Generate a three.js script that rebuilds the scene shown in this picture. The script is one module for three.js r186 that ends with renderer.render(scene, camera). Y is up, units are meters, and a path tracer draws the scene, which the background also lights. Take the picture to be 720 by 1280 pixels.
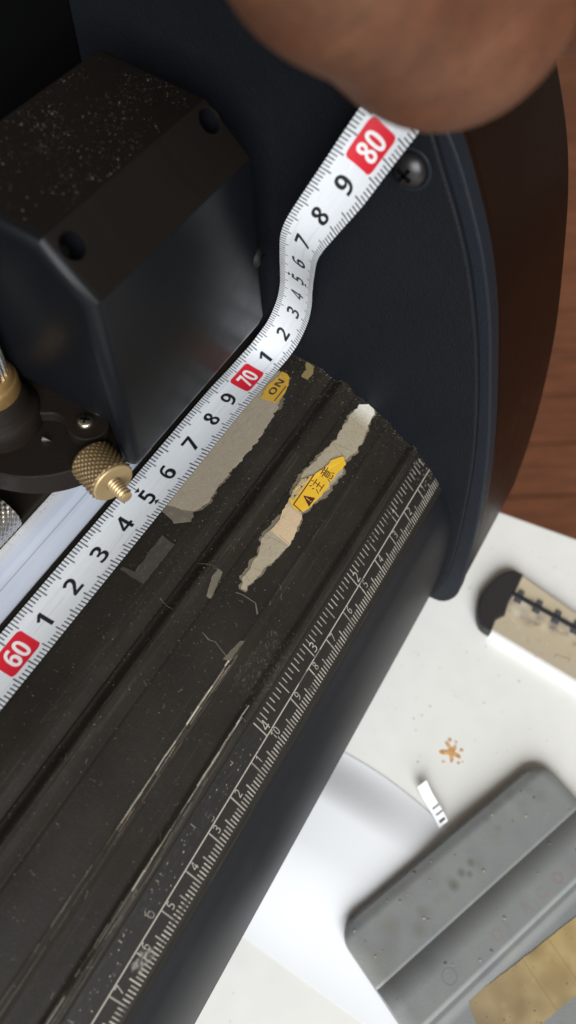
import * as THREE from 'three';
import { MarchingCubes } from 'three/addons/objects/MarchingCubes.js';
import { mergeGeometries, mergeVertices, toCreasedNormals } from 'three/addons/utils/BufferGeometryUtils.js';
import { RectAreaLightUniformsLib } from 'three/addons/lights/RectAreaLightUniformsLib.js';
import { Brush, Evaluator, SUBTRACTION } from 'three-bvh-csg';
import { ImprovedNoise } from 'three/addons/math/ImprovedNoise.js';

// ---------------------------------------------------------------- camera, light, exposure
// All building numbers below are centimetres; meshes are scaled to metres when they are made.
const S = 0.01;
const scene = new THREE.Scene();
const camera = new THREE.PerspectiveCamera(65.24, 9 / 16, 0.01, 20);
{
  const X = new THREE.Vector3(0.50689, 0.05121, 0.86049), Y = new THREE.Vector3(0.72007, 0.52420, -0.45540), Z = new THREE.Vector3(-0.47373, 0.85006, 0.22867);
  const yUp = Z.clone().normalize();
  const xr = X.clone().sub(yUp.clone().multiplyScalar(X.dot(yUp))).normalize();
  const m = new THREE.Matrix4().makeBasis(xr, new THREE.Vector3().crossVectors(yUp, xr), yUp);
  camera.quaternion.setFromRotationMatrix(m);
  camera.position.set(0, 31 * S, 0);
  camera.focus = 0.215;
  camera.userData.fStop = 11;
  camera.updateMatrixWorld(true);
}
scene.add(camera);
const renderer = new THREE.WebGLRenderer({ antialias: true });
renderer.toneMapping = THREE.LinearToneMapping;
renderer.toneMappingExposure = 1;
renderer.shadowMap.enabled = true;
RectAreaLightUniformsLib.init();
scene.background = new THREE.Color().setRGB(0.205, 0.176, 0.145);          // warm dim room light

function areaLight(name, color, intensity, w, h, pos, aim) {
  const l = new THREE.RectAreaLight(color, intensity, w, h);
  l.name = name; l.position.set(...pos.map((v) => v * S)); l.lookAt(...aim.map((v) => v * S)); l.castShadow = true;
  scene.add(l); return l;
}
areaLight('window_daylight', new THREE.Color().setRGB(0.93, 0.97, 1.0), 10.6, 2.5, 2.5, [-205, 155, 145], [6, 8, 0]);

// ---------------------------------------------------------------- helpers
let seed = 7;
const rnd = () => { seed = (seed * 1664525 + 1013904223) >>> 0; return seed / 4294967296; };
const rr = (a, b) => a + (b - a) * rnd();
const clamp = (x, a = 0, b = 1) => Math.min(b, Math.max(a, x));
const smooth = (a, b, x) => { const t = clamp((x - a) / (b - a)); return t * t * (3 - 2 * t); };
const noise = new ImprovedNoise();
const fbm = (x, y, z = 0, o = 4) => { let s = 0, a = 0.5; for (let i = 0; i < o; i++) { s += a * noise.noise(x, y, z); x *= 2.03; y *= 2.03; a *= 0.5; } return s; };
const used = {};
const numbered = (n) => { const k = used[n] = (used[n] ?? -1) + 1; return k ? `${n}_${String(k).padStart(3, '0')}` : n; };
const lin = (r, g, b) => new THREE.Color().setRGB(r, g, b);

function thing(name, label, category, at = [0, 0, 0], extra = {}) {
  const o = new THREE.Group(); o.name = numbered(name); o.position.set(at[0] * S, at[1] * S, at[2] * S);
  o.userData = { label, ...(category ? { category } : {}), ...extra }; o.userData.at = undefined; delete o.userData.at;
  scene.add(o); return o;
}
function worldOf(o) { const p = new THREE.Vector3(); for (let q = o; q && q !== scene; q = q.parent) p.add(q.position); return p; }
function put(name, geo, mat, parent, label, local = false) {              // geometry in world centimetres unless local
  const g = geo.clone();
  if (!g.userData.done) g.scale(S, S, S);
  const p = parent ? worldOf(parent) : new THREE.Vector3();
  if (!local) g.translate(-p.x, -p.y, -p.z);
  const m = new THREE.Mesh(g, mat); m.name = name; m.castShadow = m.receiveShadow = true;
  if (label) m.userData.label = label;
  (parent ?? scene).add(m); return m;
}
function subgroup(name, parent, at, label) {
  const o = new THREE.Group(); o.name = name; const p = worldOf(parent);
  o.position.set(at[0] * S - p.x, at[1] * S - p.y, at[2] * S - p.z); if (label) o.userData.label = label;
  parent.add(o); return o;
}
const spline = (pts, n, closed = false) => new THREE.CatmullRomCurve3(pts.map((p) => new THREE.Vector3(p[0], p[1], p[2] ?? 0)), closed, 'centripetal').getPoints(n);
function shapeOf(pts) { const s = new THREE.Shape(); pts.forEach((p, i) => (i ? s.lineTo(p[0], p[1]) : s.moveTo(p[0], p[1]))); return s; }
function slabY(poly, y0, y1, bevel = 0, seg = 2, holes = []) {              // polygon of [x, z], extruded upwards
  const s = shapeOf(poly.map(([x, z]) => [x, -z]));
  for (const h of holes) s.holes.push(shapeOf(h.map(([x, z]) => [x, -z])));
  const g = new THREE.ExtrudeGeometry(s, { depth: y1 - y0 - 2 * bevel, bevelEnabled: bevel > 0, bevelSize: bevel, bevelThickness: bevel, bevelOffset: -bevel, bevelSegments: seg, curveSegments: 12 });
  g.translate(0, 0, bevel); g.rotateX(-Math.PI / 2); g.translate(0, y0, 0); return g;
}
function slabX(poly, x0, x1, bevel = 0, seg = 2) {                         // polygon of [z, y], extruded along x
  const s = shapeOf(poly.map(([z, y]) => [-z, y]));
  const g = new THREE.ExtrudeGeometry(s, { depth: x1 - x0 - 2 * bevel, bevelEnabled: bevel > 0, bevelSize: bevel, bevelThickness: bevel, bevelOffset: -bevel, bevelSegments: seg });
  g.translate(0, 0, bevel); g.rotateY(Math.PI / 2); g.translate(x0, 0, 0); return g;
}
function cyl(r0, r1, a, b, n = 40, open = false) {                         // tapered cylinder between two points
  const A = new THREE.Vector3(...a), B = new THREE.Vector3(...b), d = B.clone().sub(A);
  const g = new THREE.CylinderGeometry(r1, r0, d.length(), n, 1, open);
  g.applyQuaternion(new THREE.Quaternion().setFromUnitVectors(new THREE.Vector3(0, 1, 0), d.normalize()));
  g.translate((A.x + B.x) / 2, (A.y + B.y) / 2, (A.z + B.z) / 2); return g;
}
function lathe(profile, a, dir, n = 48) {                                 // [r, h] turned about dir from point a
  const g = new THREE.LatheGeometry(profile.map((p) => new THREE.Vector2(p[0], p[1])), n);
  g.applyQuaternion(new THREE.Quaternion().setFromUnitVectors(new THREE.Vector3(0, 1, 0), new THREE.Vector3(...dir).normalize()));
  g.translate(...a); return g;
}
function flat(geos) { return mergeGeometries(geos.map((g) => { const h = g.index ? g.toNonIndexed() : g; for (const k of Object.keys(h.attributes)) if (!['position', 'normal', 'uv'].includes(k)) h.deleteAttribute(k); return h; })); }

function canvas(w, h, draw, srgb = true) {
  const c = document.createElement('canvas'); c.width = w; c.height = h; const g = c.getContext('2d'); draw(g, w, h);
  const t = new THREE.CanvasTexture(c); if (srgb) t.colorSpace = THREE.SRGBColorSpace; t.anisotropy = 8; return t;
}
function dataTex(w, h, f, srgb = false, repeat = true) {                    // f(x, y) -> [r, g, b] 0..255
  const d = new Uint8Array(w * h * 4);
  for (let y = 0; y < h; y++) for (let x = 0; x < w; x++) { const c = f(x, y), i = (y * w + x) * 4; d[i] = c[0]; d[i + 1] = c[1]; d[i + 2] = c[2]; d[i + 3] = 255; }
  const t = new THREE.DataTexture(d, w, h); t.magFilter = THREE.LinearFilter; t.minFilter = THREE.LinearFilter; if (repeat) t.wrapS = t.wrapT = THREE.RepeatWrapping;
  if (srgb) t.colorSpace = THREE.SRGBColorSpace; t.needsUpdate = true; return t;
}
const hash = (x, y) => { let h = Math.imul(x, 374761393) + Math.imul(y, 668265263); h = Math.imul(h ^ (h >>> 13), 1274126177); return ((h ^ (h >>> 16)) >>> 0) / 4294967296; };
function tileNoise(x, y, p, cell) {                                       // value noise that tiles every p cells
  const fx = x / cell, fy = y / cell, x0 = Math.floor(fx), y0 = Math.floor(fy), u = fx - x0, v = fy - y0, s = u * u * (3 - 2 * u), t = v * v * (3 - 2 * v), m = (a) => ((a % p) + p) % p;
  const a = hash(m(x0), m(y0)), b = hash(m(x0 + 1), m(y0)), c = hash(m(x0), m(y0 + 1)), d = hash(m(x0 + 1), m(y0 + 1));
  return a + (b - a) * s + (c - a) * t + (a - b - c + d) * s * t;
}
// fine moulded grain and worn gloss; both tile, uv in centimetres
const grain = dataTex(256, 256, (x, y) => { const v = 255 * (0.45 * tileNoise(x, y, 64, 4) + 0.35 * tileNoise(x + 9, y + 5, 32, 8) + 0.2 * tileNoise(x, y, 128, 2)); return [v, v, v]; });
const worn = dataTex(256, 256, (x, y) => { const v = 255 * clamp(0.86 + 0.12 * (tileNoise(x, y, 8, 32) - 0.5) + 0.1 * (tileNoise(x, y, 32, 8) - 0.5) + 0.08 * (hash(x, y) - 0.5)); return [v, v, v]; });
const tex = (t, s) => { const c = t.clone(); c.repeat.set(s, s); c.needsUpdate = true; return c; };
function boxUV(g, s = 1) {                                                // uv in centimetres from the dominant face direction
  const p = g.attributes.position, n = g.attributes.normal, uv = new Float32Array(p.count * 2);
  for (let i = 0; i < p.count; i++) {
    const ax = Math.abs(n.getX(i)), ay = Math.abs(n.getY(i)), az = Math.abs(n.getZ(i)), x = p.getX(i), y = p.getY(i), z = p.getZ(i);
    const [u, v] = ax > ay && ax > az ? [z, y] : ay > az ? [x, z] : [x, y]; uv[2 * i] = u * s; uv[2 * i + 1] = v * s;
  }
  g.setAttribute('uv', new THREE.BufferAttribute(uv, 2)); return g;
}
const M = (o) => new THREE.MeshStandardMaterial(o);
const P = (o) => new THREE.MeshPhysicalMaterial(o);
const navyMap = canvas(1024, 1024, (g, w, h) => {
  g.fillStyle = 'rgb(222,222,222)'; g.fillRect(0, 0, w, h);
  for (let i = 0; i < 90; i++) { const x = rr(0, w), y = rr(0, h), r = rr(30, 170), q = g.createRadialGradient(x, y, 0, x, y, r), k = rnd() < 0.4 ? '255,246,232' : '190,192,198'; q.addColorStop(0, `rgba(${k},${rr(0.08, 0.3)})`); q.addColorStop(1, `rgba(${k},0)`); g.fillStyle = q; g.fillRect(x - r, y - r, 2 * r, 2 * r); }
  for (let i = 0; i < 70; i++) { g.strokeStyle = `rgba(255,255,255,${rr(0.05, 0.25)})`; g.lineWidth = rr(0.5, 1.4); const x = rr(0, w), y = rr(0, h), a = rr(0, 6.3), l = rr(6, 60); g.beginPath(); g.moveTo(x, y); g.lineTo(x + l * Math.cos(a), y + l * Math.sin(a)); g.stroke(); }
  for (let i = 0; i < 600; i++) { g.fillStyle = `rgba(${rnd() < 0.5 ? '255,255,250' : '170,170,175'},${rr(0.1, 0.5)})`; g.fillRect(rr(0, w), rr(0, h), rr(0.8, 2.2), rr(0.8, 2.2)); }
}); navyMap.wrapS = navyMap.wrapT = THREE.RepeatWrapping; navyMap.repeat.set(0.06, 0.06);
const plastic = (o) => P({ specularIntensity: 0.36, ...o });
const mat = {
  navy: plastic({ specularIntensity: 0.27, map: navyMap, color: lin(0.0076, 0.0091, 0.012), roughness: 0.66, roughnessMap: tex(worn, 0.12), bumpMap: tex(grain, 0.55), bumpScale: 0.00012 }),
  navyRim: plastic({ specularIntensity: 0.32, color: lin(0.0085, 0.0108, 0.0148), roughness: 0.62, roughnessMap: tex(worn, 0.2), bumpMap: tex(grain, 0.4), bumpScale: 0.00008 }),
  housing: plastic({ color: lin(0.0085, 0.0031, 0.0015), specularIntensity: 0.13, roughness: 0.45, roughnessMap: tex(worn, 0.1), bumpMap: tex(grain, 0.3), bumpScale: 0.00003 }),
  carriage: plastic({ color: lin(0.0068, 0.005, 0.0038), roughness: 0.8, specularIntensity: 0.18, roughnessMap: tex(worn, 0.15), bumpMap: tex(grain, 0.5), bumpScale: 0.00001 }),
  carriageGloss: plastic({ color: lin(0.0045, 0.005, 0.0062), roughness: 0.42, specularIntensity: 0.32, roughnessMap: tex(worn, 0.08) }),
  black: plastic({ color: lin(0.008, 0.0075, 0.007), roughness: 0.75, roughnessMap: tex(worn, 0.2) }),
  pitch: plastic({ color: lin(0.002, 0.002, 0.002), roughness: 0.95, specularIntensity: 0.1 }),
  clamp: plastic({ specularIntensity: 0.28, color: lin(0.010, 0.0068, 0.0048), roughness: 0.72, roughnessMap: tex(worn, 0.3), bumpMap: tex(grain, 0.8), bumpScale: 0.00008 }),
  brass: M({ color: lin(0.40, 0.29, 0.15), metalness: 0.55, roughness: 0.5, roughnessMap: tex(worn, 0.6) }),
  brassOld: M({ color: lin(0.165, 0.112, 0.052), metalness: 0.55, roughness: 0.62, roughnessMap: tex(worn, 0.9) }),
  steel: M({ color: lin(0.62, 0.61, 0.58), metalness: 1, roughness: 0.36, roughnessMap: tex(worn, 0.6) }),
  darkSteel: M({ color: lin(0.05, 0.05, 0.055), metalness: 1, roughness: 0.34 }),
  dust: M({ color: lin(0.40, 0.345, 0.27), roughness: 1 }),
};

// ---------------------------------------------------------------- floor and table
{
  const floor = thing('floor', 'brown wooden floor of narrow planks beyond the white table', null, [100, -75, 0], { kind: 'structure' });
  const woods = [];
  for (let k = 0; k < 4; k++) {
    const t = dataTex(512, 64, (x, y) => {
      const g = fbm(x * 0.012 + k * 7, y * 0.16, k, 4), f = fbm(x * 0.05, y * 0.9, k + 4, 3), b = 1 + 0.34 * g + 0.22 * f;
      return [clamp(132 * b, 0, 255), clamp(83 * b, 0, 255), clamp(57 * b, 0, 255)];
    }, true);
    woods.push(M({ map: t, roughness: 0.48, color: new THREE.Color(1 - 0.05 * k, 1 - 0.06 * k, 1 - 0.06 * k) }));
  }
  const ang = -Math.atan2(0.82, 0.57), w = 10.1, len = 62;
  const plank = new THREE.BoxGeometry(len - 0.3, 2, w - 0.5, 1, 1, 1); plank.scale(S, S, S);
  for (let r = 3; r < 26; r++) for (let k = -2; k < 3; k++) {
    const m = new THREE.Mesh(plank, woods[Math.floor(rnd() * 4)]); m.name = numbered('plank');
    const v = 8.7 + r * w, u = (k + (r * 0.37) % 1) * len;
    m.position.set((0.82 * v + 0.57 * u - 100) * S, (-73 + 75 + rr(-0.05, 0.05)) * S, (-0.57 * v + 0.82 * u) * S); m.rotation.y = ang; m.receiveShadow = true;
    floor.add(m);
  }
  put('subfloor', new THREE.BoxGeometry(420, 1, 420).translate(60, -76, 0), M({ color: lin(0.02, 0.012, 0.008), roughness: 1 }), floor);

  const table = thing('table', 'smooth white table top under the cutting machine', 'table', [0, -2.5, 0]);
  const laminate = M({ color: lin(0.83, 0.815, 0.785), roughness: 0.55, roughnessMap: tex(worn, 0.02), map: dataTex(512, 512, (x, y) => { const v = 252 - 4 * tileNoise(x, y, 8, 64) - 4 * tileNoise(x, y, 64, 8) - (hash(x, y) > 0.9985 ? 22 : 0); return [v, v, v - 2]; }, true) });
  laminate.map.repeat.set(0.03, 0.03);
  { const q = table; const fl = []; for (let i = 0; i < 46; i++) { const x = rr(9.5, 21.5), z = rr(-0.5, 8), r = rr(0.008, 0.028); fl.push(new THREE.IcosahedronGeometry(r, 0).scale(1.5, 0.5, 1).rotateY(rr(0, 6)).translate(x, r * 0.4, z)); } const sp = put('specks', flat(fl), M({ color: lin(0.30, 0.25, 0.18), roughness: 1 }), q); sp.userData.kind = 'stuff'; }
  put('table_top', boxUV(slabY([[-45, -35], [17.4, -35], [28.5, 40], [-45, 40]], -2.5, 0, 0.12, 3)), laminate, table);
}

// ---------------------------------------------------------------- platen profile
const PR = [[-14, 12.8], [-6.8, 12.8], [-5.9, 12.62], [-4.91, 12.32], [-4.03, 11.9], [-3.07, 11.25], [-2.39, 10.6], [-1.95, 10.05], [-1.55, 9.35], [-1.24, 8.55], [-1.03, 7.5], [-0.92, 6.3], [-0.88, 4.8], [-0.9, 3]];
const gauss = (z, c, w) => Math.exp(-(((z - c) / w) ** 2));
function baseY(z) { for (let i = 0; i + 1 < PR.length; i++) if (z <= PR[i + 1][0] + 1e-9) { const [a, b] = [PR[i], PR[i + 1]]; return b[0] === a[0] ? a[1] : a[1] + (b[1] - a[1]) * clamp((z - a[0]) / (b[0] - a[0])); } return 3; }
function platenY(z) {
  let y = 0; for (let k = -3; k <= 3; k++) y += baseY(Math.min(z + k * 0.05, -0.93)) / 7;
  y += 0.09 * (1 - smooth(-6.52, -6.24, z)) - 0.04 * gauss(z, -6.22, 0.04);          // first ledge and its groove
  y += 0.19 * smooth(-6.14, -5.78, z) * (1 - smooth(-5.72, -5.34, z)) - 0.03 * gauss(z, -5.4, 0.05);   // rounded rib
  y += 0.025 * gauss(z, -4.12, 0.06) - 0.09 * smooth(-4.12, -3.9, z) * (1 - smooth(-3.55, -3.1, z)) - 0.015 * gauss(z, -3.92, 0.05);
  y += 0.09 * smooth(-3.4, -3.18, z) * (1 - smooth(-3.08, -2.98, z)) + 0.03 * gauss(z, -3.14, 0.05);
  y += 0.03 * gauss(z, -1.93, 0.12);
  if (z > -10.62 && z < -9.1) y -= 0.12 * smooth(-10.62, -10.57, z) * (1 - smooth(-9.15, -9.1, z));
  return y;
}
const prof = [];
for (let z = -13.9; z < -7; z += 0.1) prof.push([z, platenY(z)]);
for (const e of [-10.62, -10.57, -9.15, -9.1]) prof.push([e, platenY(e)]);
for (let z = -7; z < -1.7; z += 0.02) prof.push([z, platenY(z)]);
for (const p of spline([[-1.7, platenY(-1.7)], [-1.5, 9.25], [-1.24, 8.55], [-1.03, 7.5], [-0.92, 6.3], [-0.88, 4.8], [-0.93, 3.4], [-1.3, 3.0]], 40)) prof.push([p.x, p.y]);
const head = prof.filter((p) => p[0] < -1.7).sort((a, b) => a[0] - b[0]), tail = prof.slice(prof.findIndex((p) => Math.abs(p[0] + 1.7) < 1e-6 && prof.indexOf(p) > 300));
const PROF = [...head, ...tail];
const ARC = [0]; for (let i = 1; i < PROF.length; i++) ARC.push(ARC[i - 1] + Math.hypot(PROF[i][0] - PROF[i - 1][0], PROF[i][1] - PROF[i - 1][1]));
const LEN = ARC[ARC.length - 1];
const arcAt = (z) => { for (let i = 1; i < head.length; i++) if (PROF[i][0] >= z) { const t = (z - PROF[i - 1][0]) / (PROF[i][0] - PROF[i - 1][0] || 1); return ARC[i - 1] + t * (ARC[i] - ARC[i - 1]); } return ARC[head.length]; };
const X0 = -8, X1 = 15.03;
function ribbon(x0, x1, nx, pts, uvf) {                                   // sheet from a (z, y) line swept along x
  const pos = [], uv = [], idx = [];
  for (let i = 0; i <= nx; i++) for (let j = 0; j < pts.length; j++) { const x = x0 + (x1 - x0) * i / nx; pos.push(x, pts[j][1], pts[j][0]); uv.push(...uvf(x, j)); }
  const m = pts.length;
  for (let i = 0; i < nx; i++) for (let j = 0; j + 1 < m; j++) { const a = i * m + j, b = a + m; idx.push(a, a + 1, b, b, a + 1, b + 1); }
  const g = new THREE.BufferGeometry(); g.setAttribute('position', new THREE.Float32BufferAttribute(pos, 3)); g.setAttribute('uv', new THREE.Float32BufferAttribute(uv, 2)); g.setIndex(idx); g.computeVertexNormals(); return g;
}

// ---------------------------------------------------------------- the cutting machine
const cutter = thing('vinyl_cutter', 'black vinyl cutting machine with ribbed platen, navy end plate and printed ruler', 'cutting machine', [5, 0, -8]);

// platen: dust, scratches and rubbed edges are real wear; pale rib and ledge bands are painted sheen
const PW = 2048, PH = 1200, pxX = PW / (X1 - X0), pxV = PH / LEN;
const platenMap = canvas(PW, PH, (g) => {
  const u = (x) => (x - X0) * pxX, v = (z) => PH - arcAt(z) * pxV;   // canvas y grows downwards, flipY puts v = 0 at the bottom
  g.fillStyle = 'rgb(33,29,24)'; g.fillRect(0, 0, PW, PH);
  for (let i = 0; i < 900; i++) { const x = rr(0, PW), y = v(rr(-9, -2)), r = rr(15, 90), c = rnd() < 0.5 ? '44,40,35' : '28,26,24', gr = g.createRadialGradient(x, y, 0, x, y, r); gr.addColorStop(0, `rgba(${c},${rr(0.05, 0.2)})`); gr.addColorStop(1, `rgba(${c},0)`); g.fillStyle = gr; g.fillRect(x - r, y - r, 2 * r, 2 * r); }
  for (let i = 0; i < 260; i++) { const x = rr(0, PW), y = v(rr(-9, -2)), l = rr(20, 200); g.strokeStyle = `rgba(${rnd() < 0.6 ? '85,78,68' : '18,17,16'},${rr(0.04, 0.2)})`; g.lineWidth = rr(0.5, 1.6); g.beginPath(); g.moveTo(x, y); g.lineTo(x + l, y + rr(-3, 3)); g.stroke(); }
  // the two ridges rubbed bright, then sheen painted on rib and first ledge
  const rubAndSheen = (z, spread, n, x0, x1, a0, col) => { for (let i = 0; i < n; i++) { const x = rr(x0, x1), l = rr(0.2, 2.2); g.strokeStyle = `rgba(${col},${rr(0.25, 1) * a0})`; g.lineWidth = rr(0.4, 1.1); g.beginPath(); const y = v(z + rr(-spread, spread)); g.moveTo(u(x), y); g.lineTo(u(Math.min(x + l, x1)), y + rr(-1.5, 1.5)); g.stroke(); } };
  rubAndSheen(-4.08, 0.07, 50, -6, 6.2, 0.15, '112,104,93'); rubAndSheen(-4.135, 0.008, 16, -5, 6.3, 0.75, '185,174,156'); rubAndSheen(-4.05, 0.02, 10, -4, 6.3, 0.5, '150,136,120'); rubAndSheen(-4.14, 0.004, 3, 2.8, 6.2, 1, '215,205,188'); rubAndSheen(-4.0, 0.1, 40, -6, 10, 0.16, '112,101,88'); rubAndSheen(-4.02, 0.04, 14, 6, 15, 0.25, '112,104,90');
  rubAndSheen(-3.14, 0.07, 70, -6, 5, 0.22, '120,113,102'); rubAndSheen(-3.2, 0.008, 14, -5, 5.4, 0.75, '182,175,162'); rubAndSheen(-3.1, 0.03, 12, -5, 4, 0.4, '145,138,126'); rubAndSheen(-3.21, 0.004, 4, 0.5, 5.2, 0.95, '210,202,188'); rubAndSheen(-3.05, 0.07, 40, -6, 7, 0.2, '115,108,98'); rubAndSheen(-3.1, 0.07, 30, 7, 15, 0.2, '110,103,92');
  rubAndSheen(-5.72, 0.14, 130, -6, 12, 0.3, '88,81,72'); rubAndSheen(-6.6, 0.22, 90, -6, 12, 0.22, '70,63,55'); rubAndSheen(-1.93, 0.08, 40, 1, 10, 0.16, '150,145,138');  // rib and first-ledge strokes paint their soft highlight into the colour
  rubAndSheen(-6.7, 0.2, 30, -1, 5, 0.14, '120,95,78');
  const line = (z, x0, x1, w, a, col, dash) => { let x = x0; while (x < x1) { const l = rr(0.08, 0.5), k = dash && rnd() < dash ? rr(0, 0.35) : 1; g.strokeStyle = `rgba(${col},${a * k * rr(0.6, 1)})`; g.lineWidth = w * rr(0.7, 1.3); g.beginPath(); g.moveTo(u(x), v(z) + rr(-0.7, 0.7)); g.lineTo(u(Math.min(x + l + 0.02, x1)), v(z) + rr(-0.7, 0.7)); g.stroke(); x += l; } };
  line(-4.15, 2.9, 6.25, 1.5, 1, '222,212,194', 0.2); line(-4.08, 1.4, 6.3, 1.1, 0.75, '178,160,142', 0.3); line(-4.15, -1.5, 2.9, 1.1, 0.65, '160,148,130', 0.45); line(-4.02, -3, 5, 0.9, 0.4, '140,122,108', 0.4); line(-4.1, 6.3, 11, 0.9, 0.35, '140,130,114', 0.5);
  line(-3.22, 3.2, 5.5, 1.4, 1, '226,219,204', 0.15); line(-3.2, 0.6, 3.2, 1.3, 0.85, '205,196,180', 0.35); line(-3.12, -2.5, 3.5, 1, 0.55, '165,155,140', 0.4); line(-3.06, -3, 1.5, 1, 0.5, '160,150,136', 0.4); line(-3.24, -3, 0.6, 1.1, 0.6, '175,166,150', 0.4);
  // scuffed patch by the ruler
  for (let i = 0; i < 420; i++) { const t = rnd(), x = 5.6 + 2.0 * t + rr(-0.35, 0.35), z = -3.45 + rr(-0.45, 0.4) + 0.1 * t; g.strokeStyle = `rgba(150,143,128,${rr(0.03, 0.3)})`; g.lineWidth = rr(0.5, 1.5); g.beginPath(); g.moveTo(u(x), v(z)); g.lineTo(u(x + rr(-0.12, 0.12)), v(z + rr(-0.06, 0.06))); g.stroke(); }
  // dust, thickest near the end plate
  for (let i = 0; i < 5200; i++) { const t = Math.pow(rnd(), 0.45), x = X0 + t * (X1 - X0), z = rr(-8, -2.2), w = rr(0.5, 1.5); if (z > -4.9 && rnd() < 0.6) continue; g.fillStyle = `rgba(${rnd() < 0.7 ? '150,140,122' : '215,208,192'},${rr(0.12, 0.75)})`; g.fillRect(u(x), v(z), w, w); }
  for (let i = 0; i < 60; i++) { const x = rr(-2, 9), z = rr(-6.3, -2.6); g.strokeStyle = `rgba(190,182,165,${rr(0.15, 0.5)})`; g.lineWidth = 0.9; g.beginPath(); g.moveTo(u(x), v(z)); g.quadraticCurveTo(u(x + rr(-0.1, 0.1)), v(z + rr(-0.1, 0.1)), u(x + rr(-0.14, 0.14)), v(z + rr(-0.12, 0.12))); g.stroke(); }
  // grey grime along the end plate
  for (let i = 0; i < 900; i++) { const z = rr(-8, -1.9), x = X1 - Math.abs(rr(-1, 1) * rr(0, 1)) * 1.1; g.fillStyle = `rgba(165,155,136,${rr(0.05, 0.4)})`; g.fillRect(u(x), v(z), rr(1, 3), rr(0.6, 2)); }
});
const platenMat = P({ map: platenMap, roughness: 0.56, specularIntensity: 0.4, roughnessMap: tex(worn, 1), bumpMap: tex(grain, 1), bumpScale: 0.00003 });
platenMat.roughnessMap.repeat.set(8, 5); platenMat.bumpMap.repeat.set(30, 18);
const cut = PROF.findIndex((p) => p[0] > -1.93), cut2 = cut;
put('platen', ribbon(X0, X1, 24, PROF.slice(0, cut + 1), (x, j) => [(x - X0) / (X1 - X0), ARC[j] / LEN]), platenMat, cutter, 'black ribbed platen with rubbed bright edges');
const frontTex = canvas(1024, 256, (g, w, h) => {
  g.fillStyle = 'rgb(19,20,24)'; g.fillRect(0, 0, w, h);
  for (let i = 0; i < 40; i++) { const x = rr(0, w), y = rr(0, h), r = rr(3, 26), gr = g.createRadialGradient(x, y, 0, x, y, r); gr.addColorStop(0, `rgba(62,58,52,${rr(0.03, 0.16)})`); gr.addColorStop(1, 'rgba(62,58,52,0)'); g.fillStyle = gr; g.fillRect(x - r, y - r, 2 * r, 2 * r); }
  for (let i = 0; i < 170; i++) { g.fillStyle = `rgba(135,130,120,${rr(0.08, 0.4)})`; g.fillRect(rr(0, w), rr(0, h), rr(0.7, 2), rr(0.7, 2)); }
});
put('platen_front', ribbon(X0, X1, 24, PROF.slice(cut2), (x, j) => [(x - X0) / (X1 - X0), 1 - j / (PROF.length - cut2 - 1)]), P({ map: frontTex, roughness: 0.48, specularIntensity: 0.38}), cutter, 'smooth satin black front curve of the platen');
put('platen_base', slabX([[-20, 3.0], [-1.35, 3.0], [-1.35, 8], [-3.2, 10.4], [-7, 12.2], [-13.9, 12.4], [-20, 12.4]], X0, X1 - 0.1), mat.pitch, cutter);

// white cutting strip in its channel
{
  const t = canvas(1024, 96, (g, w, h) => {
    g.fillStyle = 'rgb(190,195,208)'; g.fillRect(0, 0, w, h); { const q = g.createLinearGradient(0, h * 0.7, 0, h); q.addColorStop(0, 'rgba(178,166,150,0)'); q.addColorStop(1, 'rgba(178,166,150,0.75)'); g.fillStyle = q; g.fillRect(0, 0, w, h); }
    for (let i = 0; i < 90; i++) { g.strokeStyle = `rgba(${rnd() < 0.5 ? '165,172,186' : '210,214,224'},${rr(0.03, 0.14)})`; g.lineWidth = rr(3, 16); g.beginPath(); const y = rr(0, h), x = rr(0, w); g.moveTo(x, y); g.lineTo(x + rr(60, 500), y + rr(-4, 4)); g.stroke(); }
    g.strokeStyle = 'rgba(120,124,136,0.6)'; g.lineWidth = 2; g.beginPath(); g.moveTo(0, 38); g.lineTo(w, 41); g.stroke();
    for (let i = 0; i < 300; i++) { g.fillStyle = `rgba(90,84,76,${rr(0.05, 0.5)})`; g.fillRect(rr(0, w), h - Math.abs(rr(0, 14)), rr(1, 4), 1.4); }
  });
  put('cutting_strip', ribbon(X0, 9.9, 1, [[-10.54, 12.79], [-10.5, 12.83], [-9.2, 12.83], [-9.16, 12.79]], (x, j) => [(x - X0) / 18, [0, 0.03, 0.97, 1][j]]), M({ map: t, roughness: 0.35 }), cutter, 'pale worn cutting strip under the tool holder');
}

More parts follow.
